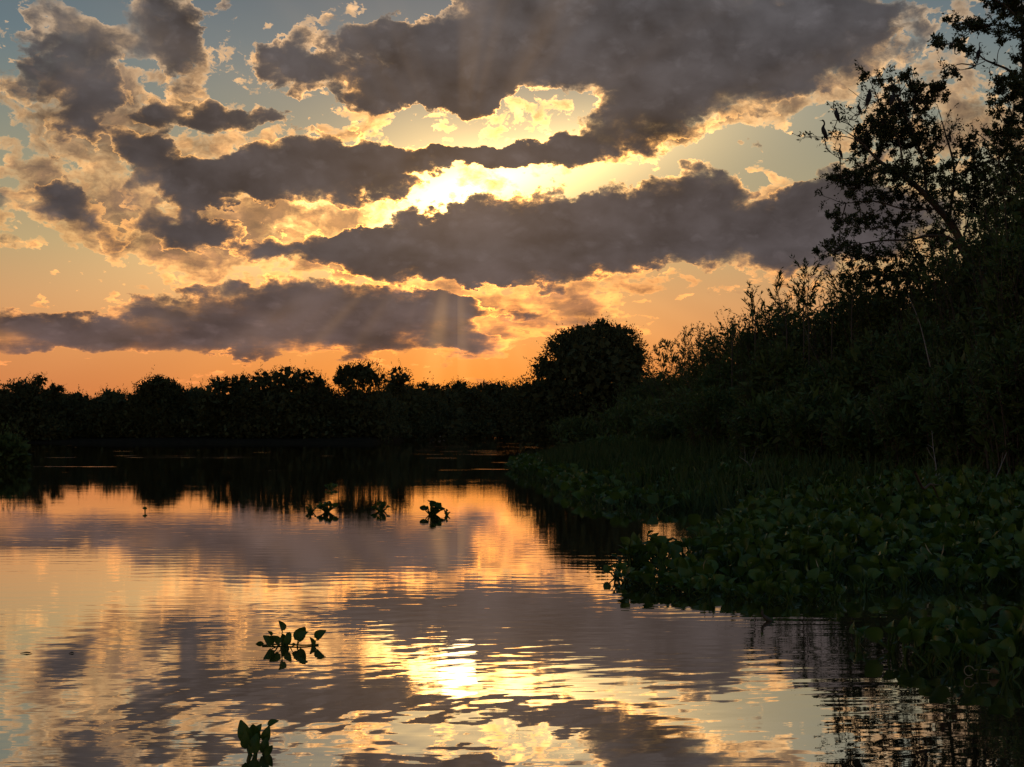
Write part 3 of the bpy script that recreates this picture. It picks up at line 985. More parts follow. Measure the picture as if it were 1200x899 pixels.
# ------------------------------------------------------------------ the two tall trees with the birds
def tall_tree(name, depth, trunk_px, limbs_px, clumps_px, seed, label, perches=(), leaf=0.112, twig_rate=1.0):
    """limbs given as sightlines at the tree's own distance; every limb then wanders in depth and grows twigs of its own"""
    rng = np.random.default_rng(seed)
    s = depth / FPX
    foot = at(trunk_px[0][0], trunk_px[0][1], depth)
    g = max(0.0, float(ground_height(np.array(foot[0]), np.array(depth))))
    root = empty(name, (foot[0], depth, g), label, "tree")
    wb, lb = Bag(), Bag()
    tr = [np.array([foot[0] + 0.3, depth, g - 0.3])] + [at(x, y, depth) for (x, y, r) in trunk_px]
    rad = [trunk_px[0][2] * 1.2] + [r for (_, _, r) in trunk_px]
    n = 5 * len(tr)
    pts = smooth_line(tr, n)
    wb.tube(pts, np.interp(np.linspace(0, 1, n), np.linspace(0, 1, len(rad)), rad), 8)
    lines = []
    for pl, r0, dy in limbs_px:
        k = len(pl)
        P = [at(x, y, depth) + np.array([0, dy * (i / (k - 1)) + (rng.normal(scale=0.12) if 0 < i < k else 0), 0]) for i, (x, y) in enumerate(pl)]
        # keep the sightline while the limb moves in depth
        P = [np.array([q[0] * q[1] / depth, q[1], CAM_H + (q[2] - CAM_H) * q[1] / depth]) for q in P]
        pts = smooth_line(P, 4 * k)
        wb.tube(pts, np.linspace(r0, 0.008, len(pts)), 6)
        lines.append(pts)
    anchors = np.concatenate(lines)

    def twig(o, dirn, L, leaves):
        dirn = dirn / (np.linalg.norm(dirn) + 1e-9)
        mid = o + dirn * L * 0.5 + rng.normal(scale=0.07 * L, size=3)
        end = o + dirn * L + np.array([0, 0, 0.12 * L])
        tp = smooth_line([o, mid, end], 6)
        wb.tube(tp, np.linspace(0.010, 0.003, 6), 3)
        for q in range(3):
            a, d = along(tp, rng.uniform(0.35, 1.0, 1))
            d2 = d[0] / (np.linalg.norm(d[0]) + 1e-9) + rng.normal(scale=0.7, size=3)
            e = a[0] + d2 * L * rng.uniform(0.18, 0.42)
            wb.tube([a[0], (a[0] + e) / 2, e], [0.005, 0.004, 0.002], 3)
            m = max(2, int(leaves / 3))
            lp, ld = along(np.stack([a[0], (a[0] + e) / 2, e]), rng.random(m) ** 0.7)
            lb.leaves(lp + rng.normal(scale=0.035, size=(m, 3)), ld / (np.linalg.norm(ld, axis=1, keepdims=True) + 1e-9) + rng.normal(scale=0.8, size=(m, 3)),
                      rng.uniform(0.6, 1.25, m) * leaf, rng.uniform(0.36, 0.6, m) * leaf, rng)
        m = max(2, int(leaves / 3))
        lp, ld = along(tp, 0.5 + 0.5 * rng.random(m))
        lb.leaves(lp + rng.normal(scale=0.03, size=(m, 3)), ld / (np.linalg.norm(ld, axis=1, keepdims=True) + 1e-9) + rng.normal(scale=0.8, size=(m, 3)),
                  rng.uniform(0.6, 1.25, m) * leaf, rng.uniform(0.36, 0.6, m) * leaf, rng)

    for pts in lines:
        k = len(pts)
        L = np.linalg.norm(np.diff(pts, axis=0), axis=1).sum()
        m = max(2, int(L * 2.6 * twig_rate))
        tt = rng.uniform(0.3, 1.0, m)
        o, d = along(pts, tt)
        for q in range(m):
            dn = d[q] / (np.linalg.norm(d[q]) + 1e-9)
            twig(o[q], dn * 0.7 + rng.normal(scale=0.6, size=3) + [0, 0, 0.25], rng.uniform(0.25, 0.7), 17)
    # bare twigs on which the birds sit
    for (bx, by, bd) in perches:
        e = at(bx, by, bd)
        b = anchors[np.argmin(np.linalg.norm((anchors - e) * [1, 0.4, 1] + [0, 0, 0.2], axis=1))]
        q = smooth_line([b, b * 0.4 + e * 0.6 - [0, 0, 0.15], e - [0, 0, 0.012], e + (e - b) * [0.10, 0.05, 0.02] + [0, 0, 0.03]], 10)
        wb.tube(q, np.linspace(0.020, 0.008, 10), 5)
    # leafy clumps at the ends of branchlets that reach out from the nearest limb
    for (cx, cy, rx, ry, cnt) in clumps_px:
        dep = depth + rng.uniform(-1.4, 1.4)
        c = at(cx, cy, dep)
        b = anchors[np.argmin(np.linalg.norm(anchors - c, axis=1))]
        br = smooth_line([b, (b + c) / 2 + rng.normal(scale=0.1, size=3), c], 6)
        wb.tube(br, np.linspace(0.022, 0.010, 6), 4)
        for q in range(int(cnt * 2.0)):
            u = unit(rng, 1)[0] * rng.random() ** 0.45
            p = c + u * np.array([rx * s, 1.0 * rx * s, ry * s])
            st = c + u * np.array([rx * s, 1.0 * rx * s, ry * s]) * 0.45
            wb.tube([c, (c + st) / 2 + rng.normal(scale=0.03, size=3), st], [0.009, 0.007, 0.006], 3)
            twig(st, (p - st) + rng.normal(scale=0.15, size=3) * rx * s, max(0.22, np.linalg.norm(p - st)), 36)
    wb.build("trunk", M_BARK, root, True)
    lb.build("crown", M_TREE, root)
    return root


TREE_DEPTH = 45.0
A_LIMBS = [
    ([(1142, 320), (1118, 268), (1088, 232), (1060, 207), (1032, 190), (1008, 166), (988, 152)], 0.15, -0.6),
    ([(1150, 340), (1120, 285), (1092, 276), (1066, 281), (1035, 282), (1004, 287), (972, 296)], 0.075, -1.2),
    ([(1088, 301), (1073, 297), (1067, 283)], 0.03, -1.0),
    ([(1086, 231), (1082, 190), (1068, 150), (1052, 112), (1042, 92)], 0.055, 0.5),
    ([(1060, 207), (1053, 165), (1034, 128), (1016, 86)], 0.04, -0.8),
    ([(1112, 262), (1118, 200), (1106, 150), (1098, 122)], 0.055, 1.0),
    ([(1034, 191), (1010, 198), (990, 205), (978, 222)], 0.028, -0.5),
    ([(1008, 166), (990, 160), (972, 161), (944, 160)], 0.018, -0.3),
    ([(1010, 167), (1000, 150), (986, 142), (975, 141)], 0.018, -0.5),
    ([(1034, 128), (1022, 118), (1010, 128), (996, 140)], 0.016, -0.9),
    ([(1052, 112), (1035, 114), (1018, 120), (994, 104)], 0.016, 0.5),
    ([(1010, 198), (998, 186), (985, 186), (972, 178)], 0.014, -0.5),
    ([(1068, 150), (1072, 110), (1068, 82)], 0.02, 0.3),
    ([(1118, 200), (1128, 175), (1112, 163), (1122, 140)], 0.022, 0.9),
    ([(1100, 245), (1060, 245), (1025, 236), (990, 238), (972, 232)], 0.035, 0.8),
    ([(1066, 282), (1040, 268), (1012, 268), (985, 258)], 0.022, -1.1),
    ([(1035, 282), (1018, 300), (1000, 306), (980, 318)], 0.018, -1.2),
    ([(1128, 285), (1140, 235), (1150, 200)], 0.04, 0.6),
]
A_CLUMPS = [
    (1018, 154, 20, 17, 12), (1036, 144, 22, 20, 14), (1055, 128, 32, 26, 22), (1078, 118, 26, 22, 14), (1098, 112, 18, 18, 9), (1008, 173, 18, 11, 10),
    (1040, 165, 34, 22, 20), (1070, 160, 30, 24, 16), (1089, 166, 20, 22, 13), (1030, 200, 40, 16, 20), (1062, 205, 34, 20, 16), (1095, 200, 30, 26, 14),
    (985, 208, 24, 14, 9), (1003, 220, 30, 16, 12), (1040, 232, 32, 20, 14), (1076, 240, 30, 22, 12), (1115, 225, 28, 32, 16), (1136, 178, 18, 22, 9),
    (982, 258, 24, 12, 7), (1008, 262, 28, 14, 9), (1050, 262, 30, 16, 10), (985, 290, 24, 10, 8), (1015, 300, 28, 12, 9), (968, 294, 16, 8, 4),
    (1055, 300, 28, 18, 9), (1090, 290, 26, 22, 9), (1000, 322, 24, 12, 8), (1035, 322, 34, 16, 14), (1080, 320, 34, 18, 12), (1120, 300, 26, 26, 10),
    (1146, 190, 24, 28, 14), (1150, 250, 34, 40, 26), (1140, 220, 26, 26, 12), (1130, 330, 40, 22, 14), (1022, 92, 16, 8, 4), (1048, 98, 14, 10, 4), (1066, 92, 10, 12, 4),
    (1100, 260, 28, 24, 10),
]
tall_tree("perch_tree", TREE_DEPTH, [(1160, 420, 0.22), (1152, 370, 0.19), (1142, 320, 0.16)], A_LIMBS, A_CLUMPS, 71,
          "tall leaning tree with an airy crown full of perched dark birds, right bank",
          [(966.0, 161.0, 43.6), (981.0, 141.0, 43.3), (985.0, 184.0, 43.2), (1007.0, 131.0, 42.9), (1018.0, 121.0, 43.0), (1046.0, 122.0, 43.0), (1113.0, 164.0, 43.1)])

B_LIMBS = [
    ([(1212, 260), (1204, 190), (1202, 130), (1200, 95), (1198, 40), (1196, -30), (1190, -90)], 0.11, 0.4),
    ([(1202, 108), (1184, 84), (1168, 76), (1154, 70), (1144, 62), (1126, 54), (1104, 52)], 0.045, -0.6),
    ([(1154, 72), (1140, 78), (1126, 82), (1112, 80)], 0.016, -0.5),
    ([(1199, 45), (1180, 30), (1160, 30), (1140, 30), (1112, 24)], 0.028, -0.4),
    ([(1168, 76), (1170, 60), (1176, 48), (1172, 34)], 0.014, -0.8),
    ([(1204, 160), (1188, 140), (1180, 118), (1170, 108)], 0.03, 0.6),
    ([(1206, 205), (1180, 190), (1165, 172), (1150, 160)], 0.035, 0.8),
    ([(1198, 30), (1184, 12), (1170, 2), (1150, -6)], 0.03, -0.7),
    ([(1197, -10), (1180, -30), (1165, -50)], 0.03, 0.6),
    ([(1198, 10), (1215, -10), (1235, -30)], 0.04, 0.2),
    ([(1202, 120), (1225, 95), (1250, 60)], 0.04, 0.5),
    ([(1206, 200), (1235, 170), (1260, 150)], 0.04, -0.5),
    ([(1209, 235), (1190, 225), (1172, 226)], 0.03, -0.8),
]
B_CLUMPS = [
    (1103, 52, 5, 4, 3), (1118, 54, 8, 5, 2), (1128, 58, 14, 6, 4), (1115, 82, 9, 5, 3), (1135, 32, 18, 6, 6), (1152, 29, 14, 7, 5), (1114, 25, 8, 4, 2),
    (1175, 40, 10, 10, 4), (1178, 8, 22, 12, 14), (1195, 8, 20, 16, 14), (1198, 30, 16, 14, 9), (1160, -2, 14, 8, 5), (1190, -30, 30, 20, 10), (1195, 62, 10, 12, 4),
    (1178, 92, 18, 10, 6), (1192, 98, 16, 14, 9), (1180, 112, 18, 12, 8), (1198, 120, 18, 18, 10), (1170, 128, 12, 10, 4), (1190, 142, 20, 16, 10), (1168, 156, 16, 12, 7),
    (1185, 170, 24, 18, 13), (1200, 190, 22, 24, 14), (1172, 190, 22, 18, 10), (1185, 215, 28, 22, 16), (1205, 235, 26, 26, 16), (1165, 215, 18, 18, 8), (1230, 40, 30, 30, 12),
    (1235, 120, 30, 40, 14), (1235, 200, 30, 40, 14), (1178, 245, 26, 20, 12),
]
tall_tree("perch_tree", 43.0, [(1222, 400, 0.18), (1216, 320, 0.15), (1212, 260, 0.13)], B_LIMBS, B_CLUMPS, 72,
          "taller tree in the top right corner with one bird on a bare side bough",
          [(1147.0, 68.0, 41.8)])


# ------------------------------------------------------------------ birds
def bird(px, base_py, top_py, facing, depth, label, style="upright", width=1.0, name="cormorant", cat="bird"):
    """one continuous body: tail, plump breast, S-shaped neck, head; the bill is a child. facing -1 looks left in the photograph"""
    s = depth / FPX
    h = (base_py - top_py) * s
    foot = at(px, base_py, depth)
    root = empty(name, foot, label, cat, "dark birds perched in the tall trees" if name == "cormorant" else None)
    # profile in units of bird height: (forward, up, radius)
    if style == "upright":
        prof = [(-0.17, -0.20, 0.018), (-0.13, -0.08, 0.045), (-0.09, 0.04, 0.075), (-0.03, 0.20, 0.120), (0.03, 0.36, 0.130), (0.07, 0.50, 0.105),
                (0.05, 0.62, 0.062), (0.00, 0.72, 0.045), (0.00, 0.82, 0.042), (0.04, 0.91, 0.046), (0.09, 0.955, 0.048), (0.135, 0.945, 0.030), (0.15, 0.94, 0.016)]
        bill = [(0.14, 0.945, 0.017), (0.21, 0.955, 0.011), (0.27, 0.945, 0.006)]
    elif style == "slender":
        prof = [(-0.10, -0.36, 0.030), (-0.09, -0.18, 0.035), (-0.06, -0.02, 0.060), (-0.01, 0.16, 0.100), (0.03, 0.34, 0.105), (0.06, 0.48, 0.075),
                (0.07, 0.60, 0.040), (0.05, 0.72, 0.030), (0.03, 0.84, 0.028), (0.06, 0.93, 0.030), (0.11, 0.965, 0.030), (0.15, 0.962, 0.018), (0.165, 0.96, 0.010)]
        bill = [(0.155, 0.962, 0.011), (0.24, 0.975, 0.008), (0.33, 0.985, 0.003)]
    else:                                                      # hunched: neck drawn in
        prof = [(-0.20, -0.22, 0.030), (-0.16, -0.08, 0.060), (-0.10, 0.08, 0.115), (-0.03, 0.28, 0.175), (0.03, 0.48, 0.185), (0.07, 0.64, 0.150),
                (0.06, 0.76, 0.095), (0.05, 0.84, 0.075), (0.07, 0.91, 0.075), (0.12, 0.93, 0.060), (0.16, 0.92, 0.032), (0.175, 0.915, 0.016)]
        bill = [(0.165, 0.92, 0.018), (0.24, 0.925, 0.012), (0.30, 0.905, 0.006)]

    def ring_mesh(pr, nm, mat, squash):
        n = 4 * len(pr)
        P = smooth_line([(a, 0, b) for a, b, _ in pr], n)
        R = np.interp(np.linspace(0, 1, n), np.linspace(0, 1, len(pr)), [c for _, _, c in pr])
        t = np.gradient(P, axis=0); t /= np.linalg.norm(t, axis=1, keepdims=True)
        side = np.array([0.0, 1.0, 0.0])
        up = np.cross(side, t)
        k = 10
        ang = np.arange(k) * 2 * math.pi / k
        v = P[:, None, :] + R[:, None, None] * (side * np.cos(ang)[None, :, None] * squash + up[:, None, :] * np.sin(ang)[None, :, None])
        v = v.reshape(-1, 3) * h * np.array([width, width, 1.0])
        f = [(i * k + j, i * k + (j + 1) % k, (i + 1) * k + (j + 1) % k, (i + 1) * k + j) for i in range(n - 1) for j in range(k)]
        c, sn = math.cos(yaw), math.sin(yaw)
        w = np.stack([v[:, 0] * c - v[:, 1] * sn, v[:, 0] * sn + v[:, 1] * c, v[:, 2]], axis=1) + foot
        return w, f, nm, mat

    yaw = 0.45 if facing > 0 else math.pi - 0.45
    w, f, nm, mat = ring_mesh(prof, "body", M_BIRD, 0.85)
    build(nm, w, f, mat, root, True)
    w, f, nm, mat = ring_mesh(bill, "bill", M_BEAK, 0.8)
    build(nm, w, f, mat, root, True)
    c, sn = math.cos(yaw), math.sin(yaw)
    for sd in (-1, 1):                                         # folded wings lie along the flanks, legs under the breast
        wp = [(0.02, 0.09 * sd, 0.52), (-0.05, 0.115 * sd, 0.30), (-0.13, 0.075 * sd, 0.06), (-0.18, 0.03 * sd, -0.10)]
        k = 1.35 if style == "hunched" else (0.85 if style == "slender" else 1.0)
        P = np.array([(a * h * width, b * h * k, z * h) for a, b, z in wp])
        P = np.stack([P[:, 0] * c - P[:, 1] * sn, P[:, 0] * sn + P[:, 1] * c, P[:, 2]], axis=1) + foot
        wing = Bag(); wing.tube(smooth_line(P, 8), np.array([0.02, 0.05, 0.06, 0.06, 0.05, 0.04, 0.03, 0.012]) * h * k, 7)
        wing.build("wing", M_BIRD, root, True)
        P = np.array([(0.0, 0.04 * sd * h, 0.10 * h), (0.01 * h, 0.045 * sd * h, 0.0), (0.07 * h, 0.05 * sd * h, -0.015 * h)])
        P = np.stack([P[:, 0] * c - P[:, 1] * sn, P[:, 0] * sn + P[:, 1] * c, P[:, 2]], axis=1) + foot
        leg = Bag(); leg.tube(P, np.array([0.03, 0.016, 0.008]) * h, 5)
        leg.build("leg", M_BIRD, root, True)
    return root


bird(966, 161, 140, -1, 43.6, "dark bird with upstretched neck, farthest left, on the bare tip of a bough", "upright")
bird(981, 141, 126, -1, 43.3, "hunched dark bird with a hanging tail, second from the left in the leaning tree", "hunched")
bird(985, 184, 168, -1, 43.2, "slim dark bird perched lowest of all, under the left tip of the leaning tree", "upright", 0.8)
bird(1007, 131, 118, -1, 42.9, "dark bird facing left just below the largest perched bird", "upright", 1.2)
bird(1018, 121, 104, 1, 43.0, "largest dark bird, broad and tilted, near the top left of the leaning crown", "hunched", 1.1)
bird(1046, 122, 108, 1, 43.0, "dark bird half hidden in leaves at the top middle of the leaning crown", "hunched", 1.2)
bird(1113, 164, 150, -1, 43.1, "slim dark bird alone at the right side of the leaning tree's crown", "upright", 0.8)
bird(1147, 68, 49, 1, 41.8, "dark long-necked bird with a pointed bill on the bare bough, top right corner", "slender", 1.0)


# ------------------------------------------------------------------ floating water hyacinth
def leaf_proto(nu=6, nv=5):
    """a cupped spoon blade: grid in u (along) and v (across); unit length along +y, face towards +z"""
    vs = []
    for i in range(nu):
        u = i / (nu - 1)
        wd = 0.50 * math.sin(math.pi * min(1.0, (u * 0.90 + 0.07)) ** 0.80) ** 0.72
        if i == nu - 1:
            wd = 0.10
        for j in range(nv):
            v = -1 + 2 * j / (nv - 1)
            vs.append((wd * v, u - 0.04 * v * v, 0.20 * v * v * wd * 2 + 0.10 * math.sin(math.pi * u) - 0.16 * u * u))
    f = [(i * nv + j, i * nv + j + 1, (i + 1) * nv + j + 1, (i + 1) * nv + j) for i in range(nu - 1) for j in range(nv - 1)]
    return np.array(vs), np.array(f)


LV, LF = leaf_proto()
LV2, LF2 = leaf_proto(4, 3)


def hyacinth_leaf(bag, base, joint, direction, roll, size, rng, proto=(LV, LF), thick=0.006, wide=1.0):
    """petiole from base to joint, then the blade growing along direction"""
    base, joint = np.asarray(base, float), np.asarray(joint, float)
    d = np.asarray(direction, float)
    d = d / np.linalg.norm(d)
    up = np.array([0, 0, 1.0]) + np.array([math.cos(roll), math.sin(roll), 0]) * 0.9
    x = np.cross(d, up); x /= np.linalg.norm(x) + 1e-9
    z = np.cross(x, d)
    v = proto[0]
    w = joint + size * (v[:, :1] * wide * x + v[:, 1:2] * d + v[:, 2:3] * z)
    bag.add(w, proto[1])
    mid = (base + joint) / 2 + rng.normal(scale=0.08, size=3) * np.linalg.norm(joint - base) * [1, 1, 0.2]
    bag.tube(smooth_line([base, mid, joint, joint + d * size * 0.12], 6), np.array([1.0, 1.9, 1.6, 1.1, 0.9, 0.6]) * thick, 4)


def rosette(bag_or_parts, c, rng, n, reach, height, size, proto=(LV, LF), thick=0.005):
    for q in range(n):
        a = rng.uniform(0, 2 * math.pi)
        rr = rng.uniform(0.15, 1.0)
        base = np.array([c[0], c[1], c[2] - 0.02]) + rng.normal(scale=0.012, size=3) * [1, 1, 0]
        joint = np.array([c[0] + math.cos(a) * reach * rr, c[1] + math.sin(a) * reach * rr, c[2] + height * (1.05 - 0.65 * rr) * rng.uniform(0.6, 1.0)])
        d = np.array([math.cos(a) * (0.25 + 0.8 * rr), math.sin(a) * (0.25 + 0.8 * rr), rng.uniform(0.35, 1.0)])
        b = bag_or_parts if isinstance(bag_or_parts, Bag) else Bag()
        hyacinth_leaf(b, base, joint, d, rng.uniform(0, 6.28), size * rng.uniform(0.7, 1.2), rng, proto, thick)
        if not isinstance(bag_or_parts, Bag):
            b.build("leaf", M_HYA, bag_or_parts, True)


NEAR_MAT = [(0.90, 12.35), (1.10, 11.75), (1.45, 11.35), (2.05, 10.95), (2.62, 10.95), (3.3, 11.2), (4.2, 11.5), (6, 11.7), (12, 12), (12, 22), (6.0, 24), (3.9, 22.0), (3.1, 19.0), (2.4, 16.2), (1.75, 14.2), (1.20, 12.9)]
CORNER_MAT = [(2.50, 8.35), (2.30, 7.90), (2.45, 7.65), (2.75, 7.45), (3.2, 7.20), (6, 6.6), (8, 9.0), (4.2, 8.9), (3.1, 8.75)]
FAR_MAT = [(-0.05, 52), (0.10, 47), (0.35, 42), (0.85, 36.5), (1.20, 29), (1.35, 24.3), (1.9, 22.6), (2.9, 22.4), (6.0, 24), (10, 24), (8, 40), (6, 52), (3, 62), (0.4, 62)]


def inside(poly, x, y):
    c = np.zeros(len(x), bool)
    j = len(poly) - 1
    for i in range(len(poly)):
        xi, yi = poly[i]; xj, yj = poly[j]
        hit = ((yi > y) != (yj > y)) & (x < (xj - xi) * (y - yi) / (yj - yi + 1e-12) + xi)
        c ^= hit
        j = i
    return c


def fill(poly, per_m2, rng):
    P = np.array(poly)
    lo, hi = P.min(0), P.max(0)
    n = int((hi[0] - lo[0]) * (hi[1] - lo[1]) * per_m2)
    x = rng.uniform(lo[0], hi[0], n); y = rng.uniform(lo[1], hi[1], n)
    m = inside(poly, x, y)
    # nothing that the right edge of the picture hides anyway
    m &= x < 0.42 * y + 0.8
    return np.stack([x[m], y[m]], axis=1)


def build_mats():
    rng = np.random.default_rng(21)
    b = Bag()
    for (x, y) in fill(NEAR_MAT, 11, rng):
        z = max(0.0, float(ground_height(np.array(x), np.array(y))))
        lumps = 0.5 + 0.5 * math.sin(x * 2.1 + 0.7 * y) * math.cos(y * 1.3 - x)
        hgt = 0.20 + 0.16 * lumps + min(0.10, max(0, (y - 12) * 0.02))
        edge = float(np.interp(x, [0.9, 1.1, 1.45, 2.05, 2.62, 3.3, 4.2, 6, 12], [12.35, 11.75, 11.35, 10.95, 10.95, 11.2, 11.5, 11.7, 12]))
        hgt *= 0.45 + 0.55 * min(1.0, max(0.0, (y - edge) / 1.3))        # the mat thins out towards open water
        rosette(b, (x, y, z), rng, 8 if y < 15 else 6, 0.15, hgt, 0.106 if y < 15 else 0.13, (LV, LF) if y < 13.5 else (LV2, LF2))
    o = b.build("hyacinth_mat", M_HYA, None, True)
    tag(o, "dense dark green mat of floating water hyacinth reaching from the right bank to the tip in mid water", "water plants", kind="stuff")
    b = Bag()
    for (x, y) in fill(CORNER_MAT, 17, rng):
        rosette(b, (x, y, 0), rng, 7, 0.12, 0.19, 0.100)
    o = b.build("hyacinth_mat", M_HYA, None, True)
    tag(o, "small nearer raft of green water hyacinth in the lower right, cut off by the right edge", "water plants", kind="stuff")
    b = Bag()
    for (x, y) in fill(FAR_MAT, 4.0, rng):
        z = max(0.0, float(ground_height(np.array(x), np.array(y))))
        rosette(b, (x, y, z), rng, 4, 0.20, 0.20 if y < 30 else 0.30, 0.17 if y < 30 else 0.20, (LV2, LF2))
    o = b.build("hyacinth_mat", M_HYA, None, True)
    tag(o, "farther low green mat of floating plants under the thicket, pointing left into the river", "water plants", kind="stuff")
    # tall grass behind and among the mats
    g = Bag()
    pts = fill(FAR_MAT, 9.0, rng)
    d = np.clip((pts[:, 0] - np.interp(pts[:, 1], [22, 24, 29, 36, 42, 47, 62], [2.6, 1.4, 1.2, .85, .35, .1, .4])), 0.0, 3.0)
    pts3 = np.stack([pts[:, 0], pts[:, 1], np.maximum(0, ground_height(pts[:, 0], pts[:, 1]))], axis=1)
    n = len(pts3)
    for q in range(4):
        g.leaves(pts3 + rng.normal(scale=0.12, size=(n, 3)) * [1, 1, 0], np.stack([rng.normal(scale=0.28, size=n), rng.normal(scale=0.28, size=n), np.ones(n)], axis=1),
                 (0.16 + 0.34 * np.minimum(d, 1.6)) * np.interp(pts[:, 1], [22, 30, 45], [0.4, 0.7, 1.1]) * rng.uniform(0.6, 1.25, n), 0.05, rng)
    band = [(3, 20), (12, 9.6), (14, 12), (7, 26), (5, 50), (3, 60), (3, 40)]
    pts = fill(band, 7.0, rng)
    pts3 = np.stack([pts[:, 0], pts[:, 1], np.maximum(0, ground_height(pts[:, 0], pts[:, 1]))], axis=1)
    n = len(pts3)
    for q in range(3):
        g.leaves(pts3 + rng.normal(scale=0.15, size=(n, 3)) * [1, 1, 0], np.stack([rng.normal(scale=0.35, size=n), rng.normal(scale=0.35, size=n), np.ones(n)], axis=1),
                 rng.uniform(0.15, 1.0, n) * rng.uniform(0.4, 1.0, n), 0.04, rng)
    o = g.build("bank_grass", M_GRASS)
    tag(o, "dark tufted grass and reeds growing along the foot of the right bank", "grass", kind="stuff")
    # sparse dry blades caught in the mat
    s = Bag()
    for (x, y) in fill(NEAR_MAT, 0.9, rng):
        z = max(0.0, float(ground_height(np.array(x), np.array(y)))) + rng.uniform(0.2, 0.42)
        dd = np.array([rng.normal(scale=0.6), rng.normal(scale=0.6), 1.0])
        s.leaves(np.array([[x, y, z - 0.08]]), dd[None], rng.uniform(0.06, 0.16), rng.uniform(0.008, 0.016), rng)
    o = s.build("dry_blades", M_STRAW)
    tag(o, "scattered pale dry leaf blades sticking out of the green hyacinth mat", "dead leaves", kind="stuff")


build_mats()


def edge_clumps():
    """single plants along the outer edges of the mats, each a thing with its leaves"""
    rng = np.random.default_rng(33)
    near = [(722, 677, 0.11), (733, 682, 0.08), (741, 671, 0.14), (752, 686, 0.10), (768, 690, 0.10), (788, 691, 0.11), (808, 695, 0.09), (830, 697, 0.11), (854, 700, 0.10),
            (878, 702, 0.09), (902, 703, 0.11), (926, 704, 0.10), (952, 704, 0.09), (978, 704, 0.10)]
    labels = {0: "outermost small hyacinth plant at the left tip of the floating mat", 1: "small curled hyacinth plant second from the mat's left tip",
              2: "taller hyacinth plant rising behind the left tip of the mat"}
    for i, (px, py, h) in enumerate(near):
        p = on_water(px, py)
        root = empty("hyacinth_plant", p, labels.get(i, "dark green hyacinth plant at the waterline along the front edge of the large mat"), "water plant",
                     None if i in labels else "plants along the mat's front edge")
        rosette(root, p, rng, 8, 0.10, h, 0.095)
    low = [(1046, 764), (1066, 770), (1090, 778), (1116, 785), (1146, 791), (1178, 796)]
    for i, (px, py) in enumerate(low):
        p = on_water(px, py)
        root = empty("hyacinth_plant", p, "green hyacinth plant at the waterline along the front edge of the small lower right raft", "water plant", "plants along the raft's edge")
        rosette(root, p, rng, 6, 0.10, 0.15, 0.10)
    p = on_water(1006, 755)
    root = empty("hyacinth_plant", p, "lone small green hyacinth tuft just left of the lower right raft", "water plant")
    rosette(root, p, rng, 7, 0.06, 0.10, 0.075)
    # mid-river clumps
    for px, py, n, reach, hgt, size, lab in [
        (383, 600, 13, 0.13, 0.16, 0.10, "larger leafy clump of a close pair floating in mid river on the left"),
        (364, 600, 8, 0.10, 0.09, 0.08, "smaller ragged clump of a close pair floating in mid river on the left"),
        (446, 599, 12, 0.12, 0.13, 0.09, "round leafy clump floating midway between the pair and the tall clump"),
        (507, 603, 14, 0.14, 0.20, 0.11, "tallest leafy clump floating in mid river, with upright leaves"),
        (523, 604, 5, 0.06, 0.08, 0.06, "tiny sprig floating just right of the tall mid-river clump"),
        (387, 573, 6, 0.16, 0.10, 0.10, "farthest thin sprig floating at the edge of the dark reflection"),
    ]:
        p = on_water(px, py)
        root = empty("hyacinth_plant", p, lab, "water plant", "hyacinth clumps drifting in mid river")
        rosette(root, p, rng, int(n * 1.6), reach, hgt * 1.1, size * 0.82, thick=0.007)
    return rng


rng_edge = edge_clumps()


